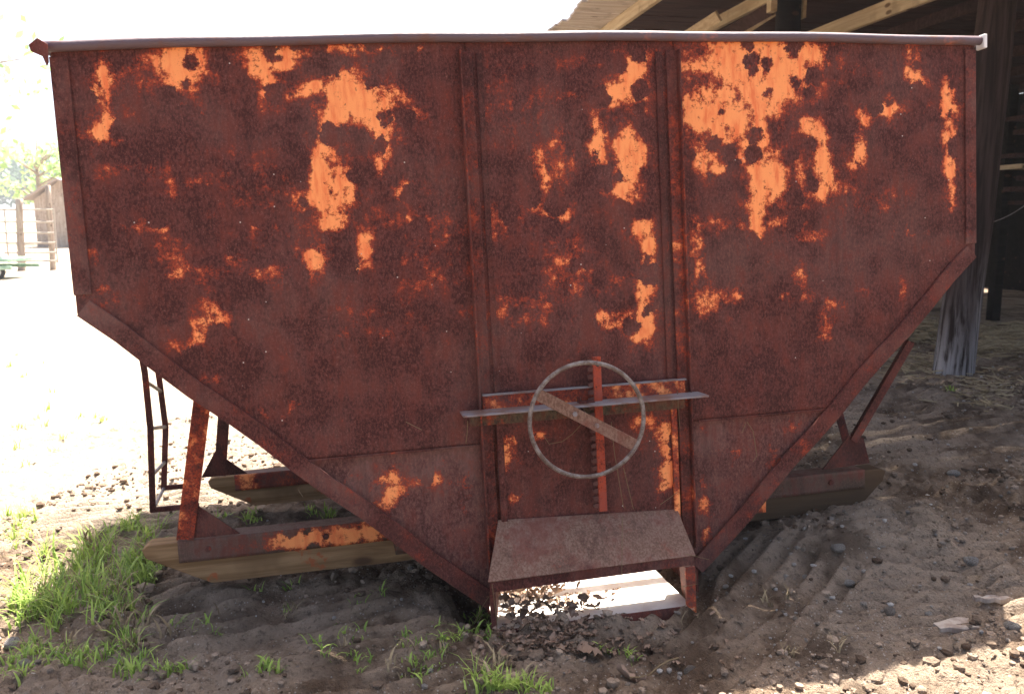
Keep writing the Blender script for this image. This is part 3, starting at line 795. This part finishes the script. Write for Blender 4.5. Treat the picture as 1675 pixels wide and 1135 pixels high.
# plank rack inside the barn, only its edges catch light
RK = empty('plank_rack', (0, 0, 0))
q = W(1665, 560, 9.6)
RK.location = (q.x, q.y, gz(q.x, q.y)); RK.rotation_euler = (0, 0, math.atan2(U2.y, U2.x))
tag(RK, 'rack of dim grey planks stacked in the dark barn interior', 'plank rack')
zg = RK.location.z
for s in (-.35, 1.25):
    obj('upright', box((s - .05, -.05, -.05), (s + .05, .05, 2.55)), 'darkwood', RK)
zk = 1.28
for k in range(9):
    t_ = random.uniform(.035, .05)
    obj('plank', box((-.42 + random.uniform(-.12, .15), -.40, zk), (1.9 + random.uniform(-.3, .3), -.056, zk + t_)), 'newwood' if k == 3 else 'barnwood', RK, mw=Matrix.Rotation(R(random.uniform(-3, 3)), 4, 'Y') if k else None)
    zk += .125
w0, w1 = W(1606, 368, 8.6), W(1700, 318, 8.0)
tag(obj('slack_wire', tube([w0.lerp(w1, f) - Vector((0, 0, .05 * math.sin(math.pi * f))) for f in np.linspace(0, 1, 9)], .003, 6), 'bare'),
    'thin pale wire stretched inside the dark barn', 'wire')

# ------------------------------------------------------------------ left background: gate, posts, trailer, shed, trees
def upright_post(name, px, pt_, pb_, D, r, label, lean=0.0):
    base = W(px, pb_, D); top = W(px, pt_, D)
    z0 = gz(base.x, base.y)
    h = top.z - z0
    e = empty(name, (base.x, base.y, z0)); tag(e, label, 'post')
    pts = [Vector((lean * f + .01 * math.sin(f * 6), 0, -.2 + (h + .2) * f)) for f in np.linspace(0, 1, 9)]
    obj('shaft', tube(pts, [r * (1.08 - .15 * f) for f in np.linspace(0, 1, 9)], 12), 'oldpost', e, smooth=True)
    return e
upright_post('gate_post', 33, 325, 425, 24.0, .10, 'thicker leaning grey wooden gate post at the far left', .12)
upright_post('gate_post', 85, 303, 425, 24.3, .08, 'taller thin grey post at the gate right end beside the bin', .05)
gd = W(-60, 400, 23.8); ge = W(92, 400, 24.1)
GT = empty('farm_gate', (gd.x, gd.y, gz(gd.x, gd.y)))
tag(GT, 'tubular metal farm gate in the sunlit yard at left', 'gate')
vec = ge - gd; vec.z = 0
top = W(0, 343, 24).z - GT.location.z
for k, f in enumerate((1.0, .80, .62, .46, .30, .16)):
    obj('rail', tube([Vector((0, 0, top * f)), vec + Vector((0, 0, top * f))], .028, 8), 'gatetube', GT)
for f in (.0, .47, 1.0):
    obj('stile', tube([vec * f + Vector((0, 0, top * .12)), vec * f + Vector((0, 0, top * 1.02))], .022, 8), 'gatetube', GT)
tp = W(0, 445, 21.0)
TR = empty('flatbed_trailer', (tp.x - 1.2, tp.y, gz(tp.x, tp.y)))
tag(TR, 'low pale green flatbed trailer with dark wheel at left edge', 'trailer')
obj('deck', box((-1.6, -.6, .42), (1.75, .6, .50)), 'green', TR, bevel=.01)
obj('side_rail', box((-1.6, -.64, .24), (1.85, -.58, .33)), 'green', TR, bevel=.008)
obj('side_rail', box((-1.6, .58, .24), (1.85, .64, .33)), 'green', TR, bevel=.008)
for wx in (.95, 1.45):
    wq = empty('wheel'); wq.parent = TR; wq.location = (wx, -.50, .18)
    obj('tyre', tube([(.13 * math.cos(a), 0, .13 * math.sin(a)) for a in np.linspace(0, 2 * math.pi, 25)[:-1]], .05, 8, closed=True), 'tyre', wq, smooth=True)
    obj('rim', tube([(0, -.02, 0), (0, .02, 0)], .09, 14), 'galv', wq)
bm = bmesh.new()
prism([(.70 + .45 * 0, .50), (.72, .62), (.85, .74), (1.1, .79), (1.4, .74), (1.55, .62), (1.6, .50)], -.5, -.35, bm)
obj('fender', bm, 'galv', TR, bevel=.01)
obj('hub_drum', tube([(1.25, -.52, .62), (1.25, -.505, .62)], .10, 16), 'tyre', TR)
sp_ = W(62, 330, 42)
SH = empty('garden_shed', (sp_.x + .9, sp_.y, gz(sp_.x, sp_.y)))
tag(SH, 'small far shed with sloping dark roof behind the gate', 'shed')
zt = W(62, 326, 42).z - SH.location.z
obj('wall', prism([(-1.1, -.1), (1.4, -.1), (1.4, zt + .45), (.2, zt + .9), (-1.1, zt - .05)], 0, 2.2), 'oldpost', SH)
bm = prism([(-1.5, zt - .06), (.2, zt + .91), (.2, zt + 1.0), (-1.5, zt + .03)], -.3, 2.5)
obj('roof', bm, 'tin', SH)
bm = prism([(.2, zt + .91), (1.7, zt + .34), (1.7, zt + .43), (.2, zt + 1.0)], -.3, 2.5)
obj('roof', bm, 'tin', SH)

def leaf_cloud(centres, n, size, parent, name='crown', mat='foliage', kind=None):
    V, F, T = [], [], []
    for (c, r) in centres:
        for _ in range(int(n * r * r)):
            while True:
                d = np.array([random.uniform(-1, 1) for _ in range(3)]); q = (d ** 2).sum()
                if .15 < q <= 1: break
            p = np.array(c) + d * np.array([r, r, r * .75])
            a = np.array([random.gauss(0, 1) for _ in range(3)]); a /= np.linalg.norm(a)
            b = np.cross(a, [random.gauss(0, 1) for _ in range(3)]); b /= np.linalg.norm(b)
            s = size * random.uniform(.6, 1.4); i = len(V)
            V += [tuple(p - a * s), tuple(p + b * s * .5), tuple(p + a * s), tuple(p - b * s * .5)]
            F.append((i, i + 1, i + 2, i + 3)); T += [random.random()] * 4
    o = pydata(name, V, F, mat, parent, T)
    if kind: o['kind'] = kind
    return o
def tree(px, D, h, spread, n, label, sd, size=.14):
    random.seed(sd)
    b = W(px, 400, D); z0 = gz(b.x, b.y)
    e = empty('tree', (b.x, b.y, z0)); tag(e, label, 'tree', 'trees beyond the gate')
    bm = tube([(0, 0, -.3), (.05, 0, h * .3), (-.05, .1, h * .55), (.1, 0, h * .9)], [.20, .15, .10, .03], 9)
    cs = []
    for k in range(11):
        a = random.uniform(0, 2 * math.pi); z = h * random.uniform(.32, .72); l = spread * random.uniform(.55, 1.0)
        s_ = Vector((0, 0, z)); e_ = Vector((math.cos(a) * l, math.sin(a) * l, z + l * random.uniform(.2, .6)))
        tube([s_, s_.lerp(e_, .5) + Vector((0, 0, .15)), e_], [.07, .045, .015], 6, bm)
        cs.append((tuple(e_), spread * random.uniform(.28, .45))); cs.append((tuple(s_.lerp(e_, .55)), spread * random.uniform(.2, .32)))
    obj('trunk', bm, 'oldpost', e, smooth=True)
    leaf_cloud(cs, n, size, e)
tree(-70, 27, 8.5, 3.6, 26, 'airy light green tree overhanging the yard from the left edge', 3)
tree(70, 46, 6.0, 2.6, 50, 'small rounded light green tree behind the far shed', 5, .17)
# far wood: one mass
random.seed(11)
cs = []
for k in range(70):
    x = -190 + k * 3.2 + random.uniform(-2, 2); y = 205 + random.uniform(-10, 18)
    cs.append(((x, y, gz(x, y) + random.uniform(7, 12)), random.uniform(4, 7.5)))
tag(leaf_cloud(cs, 9, 1.0, None, 'far_wood', 'farwood'), 'far wooded ridge showing pale blue beyond the yard', 'wood', kind='stuff')
random.seed(21)

# ------------------------------------------------------------------ ground litter
ICO = []
for s in range(4):
    b_ = bmesh.new(); bmesh.ops.create_icosphere(b_, subdivisions=1, radius=1)
    rr = random.Random(s)
    ICO.append((np.array([np.array(v_.co) * rr.uniform(.75, 1.15) for v_ in b_.verts]), [[v_.index for v_ in f.verts] for f in b_.faces])); b_.free()
def scatter(name, pts, mat, label, cat, sq=.65, tint=None):
    V, F, T = [], [], []
    zz = ground_z(np.array([p[0] for p in pts]), np.array([p[1] for p in pts]))
    for i_, (x, y, r) in enumerate(pts):
        iv, ifs = ICO[i_ % 4]; a = random.uniform(0, 6.28); c, s = math.cos(a), math.sin(a)
        sc = np.array([r * random.uniform(.8, 1.3), r * random.uniform(.7, 1.1), r * sq * random.uniform(.7, 1.2)])
        q = iv * sc; o = len(V); z = zz[i_] + r * sq * .35
        q = np.stack([q[:, 0] * c - q[:, 1] * s + x, q[:, 0] * s + q[:, 1] * c + y, q[:, 2] + z], -1)
        V += q.tolist(); F += [[o + k for k in f] for f in ifs]; T += [tint() if tint else 0] * len(q)
    ob = pydata(name, V, F, mat, None, T)
    return tag(ob, label, cat, kind='stuff')
def inside_skip(x, y):
    return False
def on_print(x, y):
    for (cx, cy, a, hl, hw, pit, amp) in CLW:
        dx, dy = x - cx, y - cy
        if abs(dx * math.cos(a) + dy * math.sin(a)) < hl and abs(-dx * math.sin(a) + dy * math.cos(a)) < hw: return True
    return False
pts = []
while len(pts) < 15000:
    x, y = random.uniform(-2.4, 3.6), 1.8 + random.random() ** 1.4 * 4.2
    if on_print(x, y) and random.random() < .8: continue
    if fbm(x * 1.6 + 60, y * 1.6, 2) + random.uniform(-.4, .4) > -.02: pts.append((x, y, .004 + .015 * random.random() ** 3 + (.016 if random.random() < .02 else 0)))
scatter('dirt_clods', pts, 'clod', 'crumbly brown clods strewn over the trodden dirt', 'clods', .75, lambda: random.random() ** 1.5)
pts = []
while len(pts) < 5200:
    x, y = random.uniform(-2.3, 4.2), 1.8 + random.random() ** 1.2 * 5.5
    wgt = .22 + 1.6 * math.exp(-((x - 1.35) / .7) ** 2 - ((y - 2.85) / .6) ** 2) + .5 * (x > 1.5) + .5 * math.exp(-((x + 1.45) / .3) ** 2 - ((y - 2.3) / .3) ** 2)
    if random.random() < wgt * .6: pts.append((x, y, .003 + .009 * random.random() ** 2.5))
scatter('gravel', pts, 'stone', 'small pale gravel mixed into the dirt by the bin', 'gravel', .7, lambda: random.random() ** 1.6)
# larger stones, each its own
SM = []
for k in range(3):
    b_ = bmesh.new(); bmesh.ops.create_icosphere(b_, subdivisions=2, radius=1)
    rr = random.Random(40 + k)
    for v_ in b_.verts: v_.co *= 1 + .16 * math.sin(v_.co.x * 3 + k) * math.cos(v_.co.y * 4 + 2 * k) + rr.uniform(-.05, .05)
    mm = bpy.data.meshes.new('stone'); b_.to_mesh(mm); b_.free()
    at = mm.attributes.new('tint', 'FLOAT', 'POINT'); at.data.foreach_set('value', np.full(len(mm.vertices), (.35, .75, .95)[k], np.float32))
    mm.polygons.foreach_set('use_smooth', [True] * len(mm.polygons)); mm.materials.append(M['stone']); SM.append(mm)
def stone(px, py, w, k, label, flat=.55, group=None):
    p = G(px, py); d = (p - CAM).length; r = w / FPX * d / 2
    o = link(bpy.data.objects.new('stone', SM[k])); o.scale = (r, r * random.uniform(.7, .95), r * flat)
    o.location = (p.x, p.y, gz(p.x, p.y) + r * flat * .25); o.rotation_euler = (random.uniform(-.2, .2), random.uniform(-.2, .2), random.uniform(0, 6))
    return tag(o, label, 'stone', group or 'stones in the dirt')
for (px, py, w, k, lab) in [(1590, 918, 26, 1, 'rounded grey stone on the track ridges right of the bin'), (1388, 946, 18, 1, 'pale round stone on the dirt heap in front of the right skid'),
        (1456, 998, 20, 0, 'dull brown-grey stone in the middle of the right foreground dirt'), (1520, 994, 13, 2, 'small bright white stone among the right foreground dirt'),
        (1318, 929, 12, 2, 'small white chip right of the chute at the heap edge'), (1187, 957, 11, 2, 'white chip of stone near the chute right post'),
        (1372, 886, 24, 1, 'yellowish stone at the skid shadow edge below the right skid'), (1560, 778, 20, 2, 'white flat stone on the yard right of the skid end'),
        (1130, 1075, 26, 0, 'large brown clod below the chute at the bottom of the picture'), (20, 1045, 24, 2, 'pale grey flat stone at the far left bottom edge'),
        (40, 1085, 18, 1, 'grey stone left of the grass at the bottom left corner'), (1655, 1025, 22, 1, 'greenish grey stone at the right edge by the pale boards')]:
    stone(px, py, w, k, lab)
# flattened pale board scraps at the right
random.seed(5)
for (px, py, w, d_, a, lab) in [(1580, 1008, .20, .07, 12, 'longer bleached bark scrap lying flat in the right foreground'), (1625, 978, .12, .03, -4, 'short narrow bleached wood scrap near the right edge')]:
    p = G(px, py); e = bmesh.new()
    n_ = 8; A, B = [], []
    for i in range(n_ + 1):
        f = i / n_; wd = d_ * (.35 + .65 * math.sin(math.pi * min(1, max(.08, f)))) * random.uniform(.7, 1.1)
        A.append((w * (f - .5), -wd / 2)); B.append((w * (f - .5), wd / 2))
    vs0 = [e.verts.new((x, y, .012 + .004 * math.sin(i * 2))) for i, (x, y) in enumerate(A + B[::-1])]; e.faces.new(vs0)
    r_ = bmesh.ops.extrude_face_region(e, geom=e.faces[:]); bmesh.ops.translate(e, verts=[v_ for v_ in r_['geom'] if isinstance(v_, bmesh.types.BMVert)], vec=(0, 0, -.014))
    o = obj('wood_scrap', e, 'galv' if False else 'oldpost'); o.location = (p.x, p.y, gz(p.x, p.y)); o.rotation_euler = (0, 0, R(a)); tag(o, lab, 'wood scrap')

# grass -------------------------------------------------------------
def blade(V, F, T, x, y, h, w, lean, az, tint, z=None):
    z = gz(x, y) - .004 if z is None else z
    dx, dy = math.cos(az), math.sin(az); px_, py_ = -dy * w / 2, dx * w / 2
    o = len(V)
    for k, f in enumerate((0, .4, .75)):
        b = lean * f * f; hh = h * (f - .25 * lean / max(h, 1e-3) * f * f * .6)
        k_ = 1 - f * .55
        V.append((x + dx * b + px_ * k_, y + dy * b + py_ * k_, z + hh)); V.append((x + dx * b - px_ * k_, y + dy * b - py_ * k_, z + hh))
    V.append((x + dx * lean, y + dy * lean, z + max(.3 * h, h - .15 * lean - .25 * lean * .6)))
    F += [(o, o + 1, o + 3, o + 2), (o + 2, o + 3, o + 5, o + 4), (o + 4, o + 5, o + 6)]; T += [tint] * 7
def grass(name, patches, label, mat='grass', tmin=0.0, tmax=1.0):
    V, F, T = [], [], []
    for (px, py, rx, ry, n, h) in patches:
        tufts = []
        for _ in range(max(2, n // 9)):
            while True:
                a, b = random.gauss(0, .5), random.gauss(0, .5)
                if a * a + b * b < 1.2: break
            tufts.append(G(px + a * rx, py + b * ry))
        for i in range(n):
            q = tufts[i % len(tufts)]
            x, y = q.x + random.gauss(0, .013), q.y + random.gauss(0, .013)
            hh = h * random.uniform(.45, 1.15)
            blade(V, F, T, x, y, hh, random.choice((.0035, .005, .0065, .010)) * random.uniform(.8, 1.2), hh * random.uniform(.25, 1.25), random.uniform(0, 6.28), random.uniform(tmin, tmax))
    return tag(pydata(name, V, F, mat, None, T), label, 'grass', kind='stuff')
grass('grass', [(150, 925, 95, 32, 230, .14), (95, 975, 75, 46, 250, .14), (200, 960, 70, 44, 210, .12), (60, 1010, 60, 40, 150, .10), (170, 1030, 80, 40, 140, .09), (230, 880, 50, 22, 170, .09),
                (110, 1080, 100, 30, 130, .06), (240, 930, 40, 20, 90, .08), (30, 1090, 60, 40, 110, .05), (280, 1100, 80, 20, 60, .045), (210, 1080, 50, 30, 110, .06),
                (440, 1118, 30, 10, 50, .05), (640, 1080, 140, 45, 90, .035), (700, 1100, 60, 22, 90, .04), (560, 1040, 80, 30, 45, .035), (760, 1020, 40, 20, 40, .04), (730, 1060, 60, 24, 80, .04),
                (990, 1075, 60, 25, 30, .035), (620, 990, 60, 14, 25, .04), (450, 980, 70, 20, 30, .04), (330, 1040, 60, 20, 45, .04), (540, 845, 60, 12, 70, .05), (660, 830, 40, 10, 40, .05),
                (420, 850, 60, 10, 60, .05), (1555, 636, 20, 6, 30, .05), (400, 940, 60, 12, 25, .04), (800, 1040, 30, 20, 30, .05)],
      'fresh green grass growing left of the bin and in tufts before it', tmin=.05)
grass('sunlit_grass', [(830, 1130, 60, 8, 150, .055), (795, 1112, 16, 8, 16, .09), (870, 1130, 40, 8, 60, .035)], 'sunlit pale grass tuft at the bottom edge below the chute', tmin=.55)
grass('yard_grass', [(60, 700, 60, 60, 90, .08), (30, 860, 30, 40, 120, .08), (150, 690, 30, 8, 40, .06), (40, 600, 60, 30, 50, .08)], 'thin grass sprouting in the bright yard at left', tmin=.4)

dg = grass('dry_grass', [(140, 960, 110, 70, 130, .13), (180, 1050, 120, 40, 90, .08), (650, 1085, 130, 40, 60, .05), (500, 1000, 140, 40, 40, .05), (820, 1110, 60, 20, 40, .07), (1300, 1000, 200, 60, 50, .05)],
           'dead straw-coloured blades mixed into the grass and dirt', 'straw')
# straw on the barn floor ---------------------------------------------
def straws(name, patches, label, mat='straw', w=.004):
    V, F, T = [], [], []
    for (px, py, rx, ry, n, ln, hh) in patches:
        for _ in range(n):
            q = G(px + random.gauss(0, .5) * rx, py + random.gauss(0, .5) * ry)
            a = random.uniform(0, 6.28); l = ln * random.uniform(.4, 1.2); z = gz(q.x, q.y) + random.random() ** 2 * hh + .003
            d = Vector((math.cos(a), math.sin(a), random.uniform(-.15, .25))) * l / 2; s = Vector((-math.sin(a), math.cos(a), .25)) * w / 2
            o = len(V); c = Vector((q.x, q.y, z)); up = Vector((0, 0, w * .7))
            V += [tuple(c - d - s), tuple(c - d + s), tuple(c + d + s), tuple(c + d - s), tuple(c - d + up), tuple(c + d + up)]
            F += [(o, o + 1, o + 2, o + 3), (o, o + 4, o + 5, o + 3), (o + 1, o + 2, o + 5, o + 4)]; T += [random.random()] * 6
    return tag(pydata(name, V, F, mat, None, T), label, 'straw', kind='stuff')
straws('straw_litter', [(1510, 548, 40, 14, 900, .16, .12), (1640, 575, 90, 14, 700, .18, .05), (1640, 545, 80, 10, 500, .2, .06), (1500, 600, 80, 25, 260, .12, .02), (1620, 640, 80, 30, 200, .12, .02)],
       'loose straw littering the barn floor round the thick post', w=.008)

# dead leaves -----------------------------------------------------------
LM = []
for k in range(5):
    rr = random.Random(90 + k); V, F = [], []
    n_ = 10
    for i in range(n_ + 1):
        f = i / n_; wd = math.sin(math.pi * f) ** .8 * (.30, .22, .13, .34, .26)[k] * rr.uniform(.6, 1.25)
        for j in (-1, 0, 1):
            V.append((f - .5, j * wd, .14 * math.sin(f * 4 + k) + abs(j) * .20 * rr.uniform(.3, 1.4) + .10 * (f - .5) ** 2))
    for i in range(n_):
        for j in range(2):
            a = i * 3 + j; F.append((a, a + 3, a + 4, a + 1))
    mm = bpy.data.meshes.new('dead_leaf'); mm.from_pydata(V, [], F)
    at = mm.attributes.new('tint', 'FLOAT', 'POINT'); at.data.foreach_set('value', np.full(len(V), rr.uniform(.3, 1), np.float32))
    mm.polygons.foreach_set('use_smooth', [True] * len(mm.polygons)); mm.materials.append(M['leaf']); LM.append(mm)
for i, (px, py, w, a, lab) in enumerate([(965, 1068, 42, -12, 'curled brown dead leaf in front of the chute left half'), (1062, 1052, 26, 40, 'small upright dead leaf in front of the chute middle'),
        (1032, 1103, 46, -14, 'long narrow dead leaf at the bottom below the chute'), (905, 1055, 34, 70, 'crumpled dark leaf below the left part of the leaf drift'),
        (945, 1010, 34, 20, 'pale dead leaf on the leaf drift outside the chute'), (1000, 1062, 22, 100, 'small pale standing leaf right of the curled brown leaf'),
        (1110, 1078, 24, 10, 'short brown leaf scrap on the clods under the chute right side')]):
    p = G(px, py); s = w / FPX * (p - CAM).length
    o = link(bpy.data.objects.new('dead_leaf', LM[i % 5])); o.scale = (s, s, s); o.location = (p.x, p.y, gz(p.x, p.y) + .010)
    o.rotation_euler = (R(random.uniform(-25, 15)), R(random.uniform(-12, 12)), R(a)); tag(o, lab, 'leaf', 'single dead leaves on the dirt')
V, F, T = [], [], []
def drop_leaf(c, s, tilt=.6):
    k = random.randrange(5); m = Matrix.Translation(c) @ Matrix.Rotation(random.uniform(0, 6.28), 4, 'Z') @ Matrix.Rotation(random.gauss(0, tilt), 4, 'X') @ Matrix.Rotation(random.gauss(0, tilt * .6), 4, 'Y') @ Matrix.Scale(s, 4)
    o = len(V); V.extend(tuple(m @ v_.co) for v_ in LM[k].vertices); F.extend(tuple(o + i for i in p_.vertices) for p_ in LM[k].polygons); T.extend([random.random()] * len(LM[k].vertices))
for _ in range(230):                                       # inside the trough and spilling out of it
    x = RL + .03 + abs(random.gauss(0, .15)); y = random.uniform(-.13, .22)
    if x > RR_ - .10: continue
    h = max(0, .085 - .16 * (x - RL))
    drop_leaf(BINM @ Vector((x, y, ZF + .006 + random.random() * h)), random.uniform(.020, .045))
for _ in range(240):
    q = BINM @ Vector((random.gauss(-.19, .13), random.uniform(-.32, -.17), 0))
    drop_leaf(Vector((q.x, q.y, gz(q.x, q.y) + .004 + random.random() * .016)), random.uniform(.014, .036), .45)
for _ in range(160):
    q = G(random.gauss(960, 130), random.gauss(1040, 28))
    drop_leaf(Vector((q.x, q.y, gz(q.x, q.y) + .006)), random.uniform(.010, .026), .4)
tag(pydata('leaf_drift', V, F, 'leaf', None, T, True), 'drift of dry brown leaves spilling out of the chute mouth', 'leaves', kind='stuff')

# straw wisps and cobwebs caught on the bin ------------------------------
bm = bmesh.new()
def wisp(pix, y=-.02, r=.0011):
    tube([BINM @ (L(p[0], p[1], y) + Vector((0, 0, 0))) for p in pix], r, 5, bm)
for pix, y in [([(1108, 640), (1112, 700)], -.05), ([(1222, 690), (1232, 705), (1238, 745), (1232, 755)], -.02), ([(1220, 692), (1214, 708)], -.02), ([(664, 690), (690, 703)], -.012),
               ([(889, 712), (898, 726), (920, 722), (936, 710), (950, 695)], -.04), ([(1000, 690), (1005, 740), (1020, 830)], -.05), ([(1020, 765), (1036, 832)], -.05),
               ([(765, 688), (764, 710), (762, 725)], -.08), ([(1080, 825), (1108, 805)], -.05), ([(492, 795), (488, 802), (495, 812)], .0), ([(805, 955), (812, 1010), (818, 1075)], -.155),
               ([(776, 1018), (790, 990), (800, 975)], -.10), ([(1018, 845), (1017, 940)], -.16), ([(1120, 905), (1160, 915)], -.16), ([(1110, 960), (1140, 955)], -.16)]:
    wisp(pix, y)
tag(obj('straw_wisps', bm, 'straw'), 'dry straw stems and threads caught on the bin front', 'straw', kind='stuff')
# twigs on the ground
for (a, b, lab) in [((905, 1000), (985, 1045), 'thin straight twig lying across the leaf drift'), ((1030, 1105), (1110, 1070), 'faint pale twig lying on clods right of the long leaf')]:
    p, q = G(*a), G(*b); pts = []
    for f in np.linspace(0, 1, 6):
        w = p.lerp(q, f); pts.append(Vector((w.x, w.y, gz(w.x, w.y) + .012 + .004 * math.sin(f * 5))))
    tag(obj('twig', tube(pts, .0028, 6), 'straw'), lab, 'twig')

# ------------------------------------------------------------------ bright summer haze over the yard
hm = bpy.data.materials.new('haze'); hm.use_nodes = True
for n in list(hm.node_tree.nodes): hm.node_tree.nodes.remove(n)
ho = hm.node_tree.nodes.new('ShaderNodeOutputMaterial'); hv = hm.node_tree.nodes.new('ShaderNodeVolumePrincipled')
hv.inputs['Color'].default_value = (.93, .96, 1.0, 1); hv.inputs['Density'].default_value = .0009
hm.node_tree.links.new(hv.outputs[0], ho.inputs['Volume'])
M['haze'] = hm
hz = obj('haze', box((-560, -60, -4), (560, 960, 26)), 'haze')
tag(hz, 'pale bright summer haze over the whole yard', 'haze', kind='stuff')
